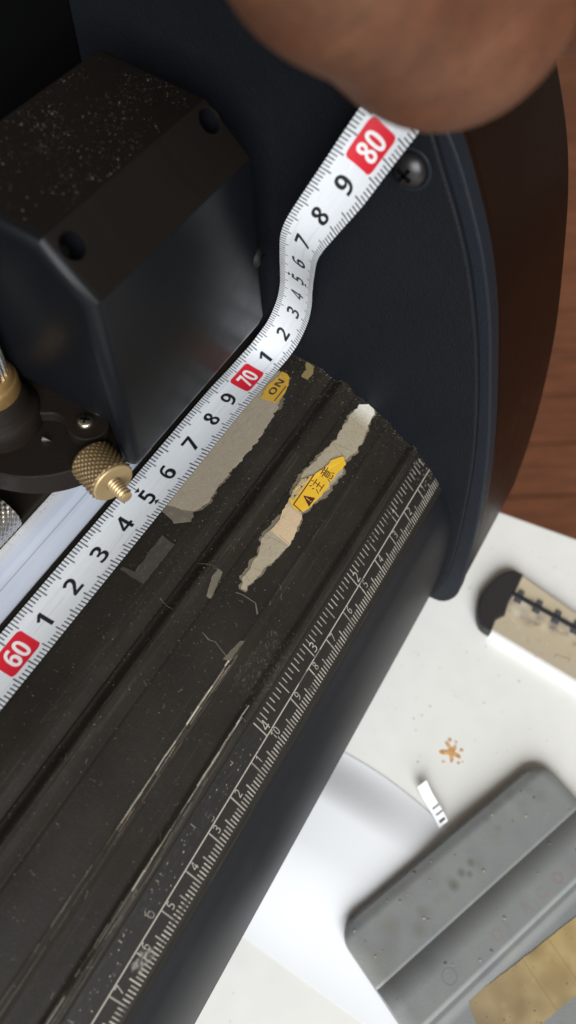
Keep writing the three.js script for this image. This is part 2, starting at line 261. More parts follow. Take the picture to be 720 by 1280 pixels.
// printed ruler sticker: inches above the line, centimetres below
{
  const z0 = -3.0, z1 = -2.02, W = 2048, H = 128, xa = -7.5, xb = 15.0, k = W / (xb - xa);
  const u = (x) => (x - xa) * k, vz = (z) => ((z - z0) / (z1 - z0)) * H;
  const t = canvas(W, H, (g) => {
    g.fillStyle = 'rgb(25,22,19)'; g.fillRect(0, 0, W, H);
    for (let i = 0; i < 500; i++) { g.strokeStyle = `rgba(90,86,80,${rr(0.03, 0.14)})`; g.lineWidth = rr(0.5, 2); const x = rr(0, W), y = rr(0, H); g.beginPath(); g.moveTo(x, y); g.lineTo(x + rr(5, 90), y + rr(-2, 2)); g.stroke(); }
    const ink = 'rgb(160,153,142)'; g.fillStyle = ink; g.strokeStyle = ink;
    g.fillRect(0, vz(-2.53), W, 3.6);
    const cm = (n) => 12.2 - 0.964 * (n - 3), inch = (n) => 12.71 - 2.484 * (n - 1);
    const wornAt = (x) => x < 5.2;
    for (let i = 0; i <= 16 * 8; i++) {
      const x = inch(i / 16); if (x < xa) break;
      if (wornAt(x) && rnd() < 0.86) continue;
      const l = i % 16 === 0 ? 0.4 : i % 8 === 0 ? 0.33 : i % 4 === 0 ? 0.27 : i % 2 === 0 ? 0.22 : 0.17;
      g.globalAlpha = wornAt(x) ? rr(0.3, 0.7) : rr(0.72, 1);
      g.fillRect(u(x) - 1.5, i % 16 === 0 ? vz(-2.93) : vz(-2.93), 3, vz(z0 + l * (wornAt(x) ? rr(0.3, 1) : 1)) - vz(z0));
    }
    for (let i = 0; i <= 230; i++) {
      const x = cm(i / 10); if (x < xa) break;
      const l = i % 10 === 0 ? 0.42 : i % 5 === 0 ? 0.27 : 0.18;
      g.globalAlpha = rr(0.75, 1); const y0 = vz(z1 - 0.06 - l); g.fillRect(u(x) - 1.6, y0, 3.4, vz(z1 - 0.06) - y0);
    }
    g.globalAlpha = 1; g.textAlign = 'center'; g.textBaseline = 'middle';
    const txt = (s, x, z, h) => { g.save(); g.translate(u(x), vz(z)); g.scale(1, 0.98 * H / (z1 - z0) / k); g.font = `${h * k}px sans-serif`; g.lineWidth = 1; g.fillText(s, 0, 0); g.restore(); };
    for (let n = 1; n <= 20; n++) { const s = String(n > 10 ? n - 10 : n), o = n === 10 ? 0.02 : 0.2; g.fillStyle = 'rgb(25,22,19)'; g.fillRect(u(cm(n) + o) - 12, vz(-2.47), 24, vz(-2.3) - vz(-2.47)); g.fillStyle = ink; txt(s, cm(n) + o, -2.39, 0.25); }
    for (let n = 1; n <= 4; n++) txt(String(n), inch(n) + 0.17, -2.68, 0.34);
    g.globalAlpha = 0.6; txt('5', inch(5) + 0.1, -2.66, 0.32); g.fillStyle = 'rgb(25,22,19)'; g.fillRect(u(inch(5) - 0.1), vz(-2.9), 50, vz(-2.68) - vz(-2.9)); g.fillStyle = ink; txt('6', inch(6) + 0.15, -2.68, 0.34); g.globalAlpha = 1;
    // rubbed away: ragged dark islands and crumbs of ink left of the four inch mark
    for (let i = 0; i < 340; i++) { const x = rr(xa, 5.1); g.fillStyle = `rgba(34,32,31,${rr(0.4, 1)})`; g.fillRect(u(x), vz(rr(-3, -2.62)), rr(3, 16), rr(2, 9)); }
    for (let i = 0; i < 130; i++) { const x = rr(xa, 5.1), z = -2.62 - Math.abs(rr(-0.3, 0.3)); g.fillStyle = `rgba(175,170,160,${rr(0.2, 0.75)})`; g.fillRect(u(x), vz(z), rr(1.5, 5), rr(1.5, 5)); }
    for (let i = 0; i < 60; i++) { const x = rr(14.2, 15), z = rr(-3, -2.1); g.fillStyle = `rgba(120,112,100,${rr(0.2, 0.8)})`; g.fillRect(u(x), vz(z), rr(2, 8), rr(2, 6)); }
    for (let i = 0; i < 26; i++) { g.fillStyle = `rgba(135,132,124,${rr(0.25, 0.6)})`; g.beginPath(); g.ellipse(u(-0.42 + rr(-0.25, 0.3)), vz(-2.32 + rr(-0.1, 0.14)), rr(3, 10), rr(3, 9), rr(0, 3), 0, 7); g.fill(); }
    for (let i = 0; i < 2600; i++) { g.fillStyle = `rgba(30,27,25,${rr(0.15, 0.75)})`; g.fillRect(rr(0, W), rr(0, H), rr(0.6, 3), rr(0.6, 3)); }
    for (let i = 0; i < 70; i++) { const x = rr(0, W), y = rr(0, H); g.fillStyle = `rgba(30,27,25,${rr(0.2, 0.6)})`; g.beginPath(); g.ellipse(x, y, rr(3, 22), rr(2, 9), 0, 0, 7); g.fill(); }
  });
  const pts = []; for (let i = 0; i <= 40; i++) { const z = z0 + (z1 - z0) * i / 40; pts.push([z + 0.006, platenY(z) + 0.011]); }
  put('ruler_strip', ribbon(xa, xb, 1, pts, (x, j) => [(x - xa) / (xb - xa), 1 - j / 40]), M({ map: t, roughness: 0.5 }), cutter, 'black ruler strip printed with white inch and centimetre marks');
}

// torn labels and glue left on the platen
function conform(poly, lift, thick, name, material, label, jag = 0.05, uvBox) {
  const pts = []; const n = poly.length;
  for (let i = 0; i < n; i++) { const a = poly[i], b = poly[(i + 1) % n], d = Math.hypot(b[0] - a[0], b[1] - a[1]), m = Math.max(1, Math.ceil(d / 0.05)); for (let k = 0; k < m; k++) { const t = k / m, x = a[0] + (b[0] - a[0]) * t, z = a[1] + (b[1] - a[1]) * t, q = jag * (1.9 * noise.noise(x * 1.7, z * 1.7, jag * 40) + 1.5 * noise.noise(x * 5.3, z * 5.3, 3) + 0.9 * noise.noise(x * 14, z * 14, 7)); pts.push([x + q * 0.7, z + q]); } }
  const g = slabY(pts, 0, thick); const p = g.attributes.position;
  const xs = pts.map((q) => q[0]), zs = pts.map((q) => q[1]), bx = uvBox ?? [Math.min(...xs), Math.min(...zs), Math.max(...xs), Math.max(...zs)];
  const uv = new Float32Array(p.count * 2);
  for (let i = 0; i < p.count; i++) { const x = p.getX(i), z = p.getZ(i); uv[2 * i] = (x - bx[0]) / (bx[2] - bx[0]); uv[2 * i + 1] = 1 - (z - bx[1]) / (bx[3] - bx[1]); p.setY(i, p.getY(i) + platenY(z) + lift); }
  g.setAttribute('uv', new THREE.BufferAttribute(uv, 2)); g.computeVertexNormals();
  return put(name, g, material, cutter, label);
}
function paperMap(w, h, base, extra) {
  return canvas(w, h, (g) => {
    g.fillStyle = `rgb(${base})`; g.fillRect(0, 0, w, h);
    for (let i = 0; i < w * h / 160; i++) { const x = rr(0, w), y = rr(0, h), r = rr(1, 7); g.fillStyle = `rgba(${rnd() < 0.5 ? '95,82,62' : '180,168,142'},${rr(0.02, 0.09)})`; g.beginPath(); g.ellipse(x, y, r * 1.6, r * 0.7, 0, 0, 7); g.fill(); }
    for (let i = 0; i < w * h / 90; i++) { g.fillStyle = `rgba(${rnd() < 0.5 ? '60,52,42' : '205,194,170'},${rr(0.05, 0.35)})`; g.fillRect(rr(0, w), rr(0, h), rr(0.7, 2), rr(0.7, 2)); }
    extra?.(g, w, h);
  });
}
const paperBump = tex(grain, 3);
{
  const m1 = M({ map: paperMap(640, 128, '138,127,110'), roughness: 0.95, bumpMap: paperBump, bumpScale: 0.0001 });
  conform([[14.2, -7.62], [14.1, -7.3], [13.75, -7.08], [12.95, -6.94], [11.89, -6.8], [10.88, -6.84], [9.79, -6.9], [9.2, -6.82], [8.75, -7.0], [8.55, -7.4], [8.4, -7.9], [11, -8.0], [13.6, -7.85]], 0.008, 0.012, 'torn_label', m1, 'beige torn label backing running along the tape', 0.035);
  conform([[8.75, -7.0], [8.47, -6.88], [8.2, -7.2], [8.36, -7.85], [8.52, -7.85], [8.62, -7.3]], 0.008, 0.014, 'torn_label', M({ map: paperMap(64, 64, '92,84,72'), roughness: 0.95 }), 'grey peeled label corner', 0.03);
  const ym = M({ roughness: 0.6, map: canvas(160, 128, (g, w, h) => {
    g.fillStyle = 'rgb(172,134,40)'; g.fillRect(0, 0, w, h);
    for (let i = 0; i < 120; i++) { g.fillStyle = `rgba(${rnd() < 0.5 ? '120,88,30' : '222,196,110'},${rr(0.1, 0.4)})`; g.fillRect(rr(0, w), rr(0, h), rr(1, 6), rr(1, 6)); }
    g.fillStyle = 'rgb(45,30,18)'; g.font = 'bold 62px sans-serif'; g.textAlign = 'center'; g.textBaseline = 'middle'; g.fillText('ON', w * 0.5, h * 0.42); g.fillRect(w * 0.1, h * 0.78, w * 0.55, 7);
  }) });
  conform([[13.0, -7.5], [13.5, -7.58], [14.22, -7.5], [14.2, -7.32], [13.86, -7.05], [13.45, -6.98], [13.1, -7.02]], 0.04, 0.007, 'label_scrap', ym, 'yellow label scrap with the letters ON', 0.03);

  const box2 = [7.6, -5.4, 15.2, -4.3];
  const m2 = M({ roughness: 0.95, bumpMap: paperBump, bumpScale: 0.00012, map: paperMap(1024, 160, '146,135,114', (g, w, h) => {
    const u = (x) => (x - box2[0]) / (box2[2] - box2[0]) * w;
    let gr = g.createLinearGradient(u(14.2), 0, u(14.75), 0); gr.addColorStop(0, 'rgba(205,200,190,0)'); gr.addColorStop(1, 'rgba(205,200,190,0.9)'); g.fillStyle = gr; g.fillRect(u(14.2), 0, w, h);
    gr = g.createLinearGradient(u(10.5), 0, u(10.7), 0); gr.addColorStop(0, 'rgba(190,163,128,0.75)'); gr.addColorStop(1, 'rgba(190,163,128,0)'); g.fillStyle = gr; g.fillRect(u(9.6), 0, u(10.75) - u(9.6), h);
    g.strokeStyle = 'rgba(80,62,42,0.5)'; g.lineWidth = 1.5; for (let i = 0; i < 16; i++) { const x = rr(u(8), u(14)); g.beginPath(); g.moveTo(x, rr(0, h)); g.lineTo(x + rr(-30, 30), rr(0, h)); g.stroke(); }
  }) });
  conform([[15.0, -4.9], [14.97, -4.66], [14.11, -4.54], [13.44, -4.44], [12.89, -4.55], [12.5, -4.4], [11.62, -4.5], [11.07, -4.58], [10.67, -4.68], [10.29, -4.6], [9.63, -4.52], [9.12, -4.59], [8.95, -4.62], [8.46, -4.7], [7.78, -4.78], [7.76, -4.89], [8.02, -5.0], [8.92, -5.02], [9.31, -5.16], [10.05, -5.08], [10.64, -5.16], [11.55, -5.3], [12.29, -5.2], [13.25, -5.08], [14.2, -5.15], [14.79, -5.08]], 0.008, 0.012, 'torn_label', m2, 'long narrow torn beige label strip on the second ledge', 0.03, box2);
  conform([[14.25, -7.62], [14.1, -7.28], [13.75, -7.04], [12.95, -6.9], [11.89, -6.76], [10.88, -6.8], [9.79, -6.86], [9.2, -6.78], [8.7, -6.96], [8.5, -7.4], [8.4, -7.9], [11, -8.0], [13.6, -7.85]], 0.003, 0.003, 'label_fringe', M({ map: paperMap(256, 64, '88,78,64'), roughness: 0.95 }), null, 0.07);
  conform([[15.0, -4.92], [14.97, -4.63], [14.11, -4.51], [13.44, -4.4], [12.89, -4.51], [12.5, -4.36], [11.62, -4.46], [10.67, -4.64], [10.29, -4.56], [9.63, -4.48], [8.95, -4.58], [8.46, -4.66], [7.74, -4.76], [7.74, -4.91], [8.02, -5.04], [8.92, -5.06], [9.31, -5.2], [10.05, -5.12], [10.64, -5.2], [11.55, -5.34], [12.29, -5.24], [13.25, -5.12], [14.2, -5.19], [14.79, -5.12]], 0.003, 0.003, 'label_fringe', M({ map: paperMap(256, 64, '98,87,71'), roughness: 0.95 }), null, 0.06);
  // yellow remnant with the two characters of "caution", a warning triangle and a ruled border
  const bx = [10.5, -5.32, 13.0, -4.38], W = 640, H = 240, u = (x) => (x - bx[0]) / (bx[2] - bx[0]) * W, v = (z) => (z - bx[1]) / (bx[3] - bx[1]) * H;
  const ym2 = M({ roughness: 0.6, map: canvas(W, H, (g) => {
    g.fillStyle = 'rgb(200,158,36)'; g.fillRect(0, 0, W, H);
    for (let i = 0; i < 260; i++) { g.fillStyle = `rgba(${rnd() < 0.5 ? '170,130,34' : '236,206,96'},${rr(0.08, 0.35)})`; g.fillRect(rr(0, W), rr(0, H), rr(2, 14), rr(1, 6)); }
    g.fillStyle = 'rgba(146,135,114,0.85)'; for (let i = 0; i < 420; i++) g.fillRect(u(rr(10.72, 12.0)), v(-5.32 + Math.abs(rr(0, 0.25))), rr(4, 26), rr(3, 10)); for (let i = 0; i < 40; i++) g.fillRect(u(rr(12.2, 12.95)), v(rr(-5.0, -4.82)), rr(4, 16), rr(3, 8));
    g.strokeStyle = g.fillStyle = 'rgb(66,26,18)'; g.lineWidth = 8; g.beginPath(); g.moveTo(u(11.9), v(-5.01)); g.lineTo(u(10.66), v(-5.0)); g.lineTo(u(10.63), v(-4.6)); g.stroke();
    g.lineCap = 'round';
    const ch = (cx, cz, s, lines) => { g.lineWidth = 6.5; for (const L of lines) { g.beginPath(); L.forEach(([a, b], i) => { const x = u(cx) + (a - 0.5) * s, y = v(cz) + (b - 0.5) * s; i ? g.lineTo(x, y) : g.moveTo(x, y); }); g.stroke(); } };
    ch(11.6, -4.8, 92, [[[0.08, 0.12], [0.22, 0.22]], [[0.02, 0.4], [0.16, 0.48]], [[0.04, 0.96], [0.22, 0.66]], [[0.58, 0.02], [0.66, 0.14]], [[0.36, 0.28], [0.96, 0.28]], [[0.42, 0.58], [0.9, 0.58]], [[0.3, 0.94], [1, 0.94]], [[0.66, 0.28], [0.66, 0.94]]]);
    ch(12.12, -4.74, 92, [[[0.5, 0], [0.5, 0.1]], [[0.14, 0.12], [0.86, 0.12]], [[0.34, 0.16], [0.4, 0.26]], [[0.66, 0.16], [0.6, 0.26]], [[0.02, 0.3], [0.98, 0.3]], [[0.24, 0.4], [0.76, 0.4], [0.76, 0.66], [0.24, 0.66], [0.24, 0.4]], [[0.24, 0.53], [0.76, 0.53]], [[0.1, 0.96], [0.18, 0.78]], [[0.34, 0.76], [0.36, 0.96], [0.7, 0.96], [0.74, 0.84]], [[0.52, 0.74], [0.56, 0.82]], [[0.86, 0.74], [0.96, 0.9]]]);
    const tx = u(11.08), ty = v(-4.76); g.beginPath(); g.moveTo(tx, ty - 44); g.lineTo(tx + 46, ty + 32); g.lineTo(tx - 46, ty + 32); g.closePath(); g.fill();
    g.strokeStyle = 'rgb(200,158,36)'; g.lineWidth = 7; g.beginPath(); g.moveTo(tx, ty - 16); g.lineTo(tx, ty + 8); g.stroke(); g.fillStyle = 'rgb(200,158,36)'; g.fillRect(tx - 4, ty + 16, 8, 8);
    g.fillStyle = 'rgb(66,26,18)'; for (const x of [10.9, 11.27, 11.6]) { g.beginPath(); g.moveTo(u(x), v(-5.14)); g.lineTo(u(x) + 13, v(-5.14) + 15); g.lineTo(u(x) - 11, v(-5.14) + 13); g.fill(); }
  }) });
  conform([[12.93, -4.66], [12.8, -4.44], [12.4, -4.5], [12.02, -4.54], [11.73, -4.5], [11.07, -4.58], [10.67, -4.68], [10.58, -4.9], [10.7, -5.18], [11.45, -5.22], [11.8, -5.02], [12.04, -4.95], [12.57, -4.83]], 0.05, 0.007, 'label_scrap', ym2, 'yellow caution label scrap with two dark characters and a warning triangle', 0.025, bx);
  const grey = M({ map: paperMap(128, 64, '55,50,43'), roughness: 0.95, bumpMap: paperBump, bumpScale: 0.0001 });
  conform([[7.75, -7.27], [7.67, -6.86], [6.34, -6.83], [6.36, -7.6], [6.46, -7.58], [6.5, -7.23], [7.19, -7.27]], 0.006, 0.006, 'glue_patch', grey, 'grey L of old glue beside the tape', 0.02);
  const pale = M({ map: paperMap(64, 64, '84,76,65'), roughness: 0.95 });
  const crack = (line, w, label) => { const up = line.map(([x, z], i) => [x - w[i] * 0.6, z - w[i] * 0.5]), dn = line.map(([x, z], i) => [x + w[i] * 0.6, z + w[i] * 0.5]).reverse(); conform([...up, ...dn], 0.005, 0.005, 'glue_line', pale, label, 0.006); };
  crack([[7.64, -6.1], [7.72, -5.8], [7.78, -5.52]], [0.012, 0.03, 0.05], 'pale hooked glue residue on the rib');
  conform([[7.8, -5.56], [7.82, -5.46], [7.05, -5.34], [7.02, -5.46], [7.52, -5.6]], 0.005, 0.005, 'glue_patch', pale, null, 0.01);
  crack([[7.6, -4.92], [7.66, -4.75], [7.7, -4.4], [7.5, -4.2]], [0.03, 0.02, 0.02, 0.03], 'pale broken line of glue below the torn label');
  crack([[6.2, -5.04], [6.16, -4.8], [6.22, -4.66], [6.06, -4.12]], [0.01, 0.03, 0.012, 0.016], 'thin pale line of glue on the second ledge');
  conform([[5.98, -4.3], [6.06, -4.14], [6.7, -4.1], [6.64, -4.2]], 0.005, 0.005, 'glue_patch', pale, null, 0.012);
  crack([[6.3, -6.33], [6.24, -6.1], [6.2, -5.89]], [0.016, 0.008, 0.014], 'short pale glue line on the first ledge');
  conform([[14.96, -7.1], [14.86, -6.82], [14.42, -6.7], [14.38, -6.92], [14.66, -6.98]], 0.008, 0.02, 'label_scrap', M({ map: paperMap(64, 64, '120,106,62'), roughness: 0.9 }), 'small ragged scrap by the end plate', 0.04);
}

// end plate, rim and outer housing
{
  const front = [[-4.89, 21.3], [-4.37, 20.45], [-3.74, 19.4], [-3.19, 18.3], [-2.53, 16.55], [-1.92, 14.45], [-1.41, 12.2], [-0.99, 9.5], [-0.68, 6.5], [-0.62, 4.2], [-0.9, 3.3], [-1.5, 3.15]];
  const rim = [[-4.8, 21.5], [-4.25, 20.85], [-3.66, 19.9], [-2.97, 18.6], [-2.38, 17.1], [-1.78, 15.1], [-1.16, 12.75], [-0.73, 10.6], [-0.34, 8.0], [-0.06, 5.2], [-0.02, 3.9], [-0.4, 3.1], [-1.2, 2.92]];
  const back = (o) => [[-20, 3 - o], [-20, 26.2 + o], [-14, 26.0 + o], [-10, 25.0 + o], [-7, 23.5 + o], [-5.6, 22.2 + o]];
  const sm = (f, o) => spline([...back(o).slice(2), ...f], 90).map((p) => [p.x, p.y]).concat([[-20, 3 - o], [-20, 26.2 + o]]);
  put('end_plate', boxUV(slabX(sm(front, -0.1), 15.0, 15.5, 0.07, 3)), mat.navy, cutter, 'matt navy end plate');
  put('end_rim', boxUV(slabX(sm(rim, 0), 15.2, 15.75, 0.07, 3)), mat.navyRim, cutter);
  const shrink = sm(rim.map(([z, y]) => [z - 0.05, y - 0.02]), -0.05);
  put('end_housing', boxUV(slabX(shrink, 15.72, 21.2, 0.3, 4)), mat.housing, cutter, 'dark brown glossy end cover');
  put('foot', slabY([[15.9, -18], [20.5, -18], [20.5, -6], [15.9, -6]], 0, 3.1, 0.3), mat.black, cutter);
  const scr = subgroup('screw', cutter, [14.97, 20.23, -5.11], 'black domed screw in the end plate');
  put('screw_seat', lathe([[0.3, 0.0], [0.5, 0.0], [0.53, 0.035], [0.51, 0.06], [0.44, 0.075], [0.41, 0.02]], [15.02, 20.23, -5.11], [-1, 0, 0]), mat.navyRim, scr);
  const dome = []; for (let i = 0; i <= 10; i++) { const a = i / 10 * Math.PI / 2; dome.push([0.42 * Math.cos(a), 0.04 + 0.28 * Math.sin(a)]); }
  put('screw_head', lathe([[0.42, 0], ...dome], [15.0, 20.23, -5.11], [-1, 0, 0]), M({ color: lin(0.008, 0.007, 0.007), roughness: 0.38 }), scr);
  for (const a of [0.5, 0.5 + Math.PI / 2]) { const s = new THREE.BoxGeometry(0.06, 0.36, 0.08); s.rotateX(a); s.translate(14.69, 20.23, -5.11); put('screw_slot', s, mat.pitch, scr); }
}
// black rail cover behind the tool carriage
put('rail_cover', boxUV(slabX([[-14.4, 12.7], [-14.0, 17], [-14.3, 22.5], [-15.5, 24.5], [-20, 25], [-20, 12.7]], -14, 14.98, 0.05)), mat.pitch, cutter, 'black cover behind the tool carriage');

// tool carriage
const carriage = subgroup('carriage', cutter, [11.5, 14.4, -11], 'black tool carriage with dusty top and chamfered edge');
{
  const poly = [[-8.27, 14.68], [-8.27, 20.08], [-9.32, 21.14], [-12.05, 21.3], [-12.05, 15.9], [-8.95, 15.9], [-8.86, 14.33], [-8.4, 14.33]];
  const g = slabX(poly, 7.92, 14.56, 0.34, 6), p = g.attributes.position;
  for (let i = 0; i < p.count; i++) {
    const x = p.getX(i), y = p.getY(i), t = (y - 14.4) / 6.5;
    p.setX(i, x < 11.5 ? x + 0.32 * (1 - t) * (11.5 - x) / 3.3 : x - (0.95 * t) * (x - 11.5) / 3.0);
  }
  g.computeVertexNormals();
  let solid = new Brush(mergeVertices(boxUV(toCreasedNormals(g, 0.62)), 1e-6));
  const ev = new Evaluator(); ev.useGroups = false;
  for (const c of [[8.51, 20.83, -9.02], [13.12, 20.87, -9.06]]) { const b = new Brush(cyl(0.27, 0.27, [c[0], c[1] - 0.62, c[2] - 0.62], [c[0], c[1] + 0.4, c[2] + 0.4], 32)); solid.updateMatrixWorld(); b.updateMatrixWorld(); solid = ev.evaluate(solid, b, SUBTRACTION); }
  {
    const src = solid.geometry.index ? solid.geometry.toNonIndexed() : solid.geometry, pa = src.attributes.position, na = src.attributes.normal, ua = src.attributes.uv, keep = [[], []];
    const A = new THREE.Vector3(), B = new THREE.Vector3(), Cc = new THREE.Vector3();
    for (let i = 0; i < pa.count; i += 3) { A.fromBufferAttribute(pa, i); B.fromBufferAttribute(pa, i + 1).sub(A); Cc.fromBufferAttribute(pa, i + 2).sub(A); const nn = B.cross(Cc).normalize(); keep[nn.y > 0.62 && nn.x > -0.3 ? 0 : 1].push(i, i + 1, i + 2); }
    const pick = (l) => { const g2 = new THREE.BufferGeometry(); for (const [k, at, n] of [['position', pa, 3], ['normal', na, 3], ['uv', ua, 2]]) { const v = new Float32Array(l.length * n); l.forEach((q, i) => { for (let c = 0; c < n; c++) v[i * n + c] = at.getComponent(q, c); }); g2.setAttribute(k, new THREE.BufferAttribute(v, n)); } return g2; };
    put('cover', pick(keep[1]), mat.carriageGloss, carriage, 'satin black front and side of the carriage cover');
    put('cover_top', pick(keep[0]), mat.carriage, carriage, 'dusty matt top and chamfer of the carriage cover');
  }
  const nrm = [0, 0.704, 0.710];
  for (const [c, r] of [[[8.51, 20.83, -9.02], 0.28], [[13.12, 20.87, -9.06], 0.28]]) {
    const h = subgroup('screw_hole', carriage, c);
    put('hole_rim', lathe([[r - 0.015, -0.05], [r, 0.008], [r + 0.03, 0.009], [r + 0.05, -0.005]], c, nrm), mat.carriage, h);
    put('hole_screw', lathe([[0.22, -0.6], [0.2, -0.5], [0.12, -0.48], [0.001, -0.48]], c, nrm, 24), mat.black, h);
  }
  const s = subgroup('side_screw', carriage, [13.95, 17.0, -8.34]);
  put('screw_head', lathe([[0.26, -0.1], [0.26, 0.05], [0.2, 0.12], [0.001, 0.14]], [13.95, 17.0, -8.34], [0.45, 0, 0.9]), mat.black, s);
  put('screw_slot', new THREE.BoxGeometry(0.3, 0.06, 0.06).translate(14.0, 17.0, -8.2), mat.pitch, s);
}
// tool clamp on the carriage's left
const clampPart = subgroup('tool_clamp', cutter, [8, 14, -10.5], 'dusty black tool clamp with brass thumb screw');
{
  const low = spline([[8.95, -9.0], [8.53, -8.86], [8.1, -8.88], [7.72, -8.97], [7.17, -9.26], [6.74, -9.63], [6.41, -10.08], [6.18, -10.61], [6.0, -11.2], [5.9, -12], [6.2, -12.8]], 50).map((p) => [p.x, p.z || p.y]);
  put('lower_plate', boxUV(slabY([...low, [9.2, -12.8]], 14.25, 15.0, 0.05, 3)), mat.clamp, clampPart);
  const arm = spline([[7.75, -10.95], [7.95, -10.65], [8.08, -10.41], [8.03, -10.12], [7.84, -9.87], [7.77, -9.62], [7.85, -9.33], [8.06, -9.13], [8.34, -9.08], [8.62, -9.2], [8.8, -9.45], [9.1, -9.6]], 60).map((p) => [p.x, p.y]);
  put('upper_arm', boxUV(slabY([...arm, [9.2, -12.9], [7.2, -12.9], [7.1, -11.4]], 15.06, 15.4, 0.05, 3)), mat.clamp, clampPart);
  put('wedge', slabY([[8.6, -9.4], [9.05, -8.9], [9.0, -9.9]], 14.2, 15.3, 0.03), mat.black, clampPart);
  put('holder_collar', lathe([[1.05, 14.9], [1.08, 15.35], [1.0, 15.55], [0.86, 15.7], [0.8, 16.05], [0.72, 16.1], [0.5, 16.1]], [7.42, 0, -11.7], [0, 1, 0]), mat.clamp, clampPart);
  put('holder_ring', lathe([[0.5, 16.05], [0.72, 16.08], [0.76, 16.14], [0.76, 16.46], [0.72, 16.52], [0.68, 16.54], [0.67, 16.66], [0.6, 16.7], [0.45, 16.7]], [7.42, 0, -11.7], [0, 1, 0]), M({ color: lin(0.36, 0.22, 0.085), metalness: 0.7, roughness: 0.42, roughnessMap: tex(worn, 0.6) }), clampPart, 'brass ring round the tool holder');
  const fl = []; for (let i = 0; i < 96; i++) { const a = i / 96 * 2 * Math.PI, r = 0.56 + 0.035 * (i % 4 < 2 ? 1 : -1); fl.push([7.42 + r * Math.cos(a), -11.7 + r * Math.sin(a)]); }
  put('holder_grip', slabY(fl, 16.6, 19.2, 0.03), mat.steel, clampPart, 'ribbed silver barrel of the tool holder');
  // small cross head screw on the arm
  const sc = subgroup('arm_screw', clampPart, [8.27, 15.4, -9.65]);
  put('screw_head', lathe([[0.2, 15.38], [0.2, 15.45], [0.16, 15.5], [0.001, 15.52]], [8.27, 0, -9.65], [0, 1, 0], 28), M({ color: lin(0.55, 0.48, 0.36), metalness: 1, roughness: 0.35 }), sc);
  for (const a of [0.4, 0.4 + Math.PI / 2]) put('screw_slot', new THREE.BoxGeometry(0.24, 0.03, 0.045).rotateY(a).translate(8.27, 15.516, -9.65), mat.pitch, sc);
  put('spring_tip', new THREE.ConeGeometry(0.09, 0.3, 4).rotateX(1.2).translate(7.5, 15.1, -10.25), mat.steel, clampPart);
  // knurled brass thumb screw
  const ts = subgroup('thumb_screw', clampPart, [7.6, 15, -8.9], 'knurled brass thumb screw');
  const ax = new THREE.Vector3(-0.30, 0.02, 0.93).normalize(), face = new THREE.Vector3(7.37, 15.05, -8.2);
  const rows = 44, cols = 160, R = 0.56, L = 0.92, pos = [], idx = [];
  for (let j = 0; j <= rows; j++) for (let i = 0; i < cols; i++) {
    const t = j / rows, a = i / cols * 2 * Math.PI, h = t * L, q = 22, s1 = Math.abs(((a * q / (2 * Math.PI) + h * 7.2) % 1 + 1) % 1 - 0.5), s2 = Math.abs(((a * q / (2 * Math.PI) - h * 7.2) % 1 + 1) % 1 - 0.5);
    const knurl = t < 0.04 || t > 0.95 ? -0.03 : 0.055 * (Math.min(s1, s2) * 2) - 0.02, r = R + knurl - 0.05 * smooth(0.95, 1, t);
    pos.push(r * Math.cos(a), h - L, r * Math.sin(a));
  }
  for (let j = 0; j < rows; j++) for (let i = 0; i < cols; i++) { const a = j * cols + i, b = j * cols + (i + 1) % cols; idx.push(a, a + cols, b, b, a + cols, b + cols); }
  const kg = new THREE.BufferGeometry(); kg.setAttribute('position', new THREE.Float32BufferAttribute(pos, 3)); kg.setIndex(idx); kg.computeVertexNormals();
  const q = new THREE.Quaternion().setFromUnitVectors(new THREE.Vector3(0, 1, 0), ax);
  kg.applyQuaternion(q); kg.translate(face.x, face.y, face.z); kg.setAttribute('uv', new THREE.Float32BufferAttribute(new Float32Array(pos.length / 3 * 2), 2));
  put('knob', kg, mat.brassOld, ts);
  put('knob_face', lathe([[0.54, -0.02], [0.53, 0.015], [0.5, 0.03], [0.2, 0.02], [0.18, 0.0]], face.toArray(), ax.toArray()), mat.brass, ts);
  const th = [[0.17, -0.05]]; for (let i = 0; i < 6; i++) { th.push([0.172, i * 0.084], [0.172, i * 0.084 + 0.02], [0.128, i * 0.084 + 0.05], [0.128, i * 0.084 + 0.062]); } th.push([0.15, 0.52], [0.15, 0.545], [0.001, 0.545]);
  put('threaded_stud', lathe(th, face.toArray(), ax.toArray(), 28), mat.brass, ts);
  // silver knurled roller peeping out at the far left
  const rp = [], ri = [], rc = 120, rj = 40, rR = 0.62;
  for (let j = 0; j <= rj; j++) for (let i = 0; i < rc; i++) { const a = i / rc * 2 * Math.PI, h = j / rj * 1.6, s1 = Math.abs(((a * 22 / 6.2832 + h * 6) % 1 + 1) % 1 - 0.5), s2 = Math.abs(((a * 22 / 6.2832 - h * 6) % 1 + 1) % 1 - 0.5), r = rR + 0.05 * Math.min(s1, s2) * 2; rp.push(4.45 + h, 13.25 + r * Math.cos(a), -11.05 + r * Math.sin(a)); }
  for (let j = 0; j < rj; j++) for (let i = 0; i < rc; i++) { const a = j * rc + i, b = j * rc + (i + 1) % rc; ri.push(a, b, a + rc, b, b + rc, a + rc); }
  const rg = new THREE.BufferGeometry(); rg.setAttribute('position', new THREE.Float32BufferAttribute(rp, 3)); rg.setIndex(ri); rg.computeVertexNormals(); rg.setAttribute('uv', new THREE.Float32BufferAttribute(new Float32Array(rp.length / 3 * 2), 2));
  put('grip_roller', rg, mat.steel, cutter, 'silver knurled grip roller');
}

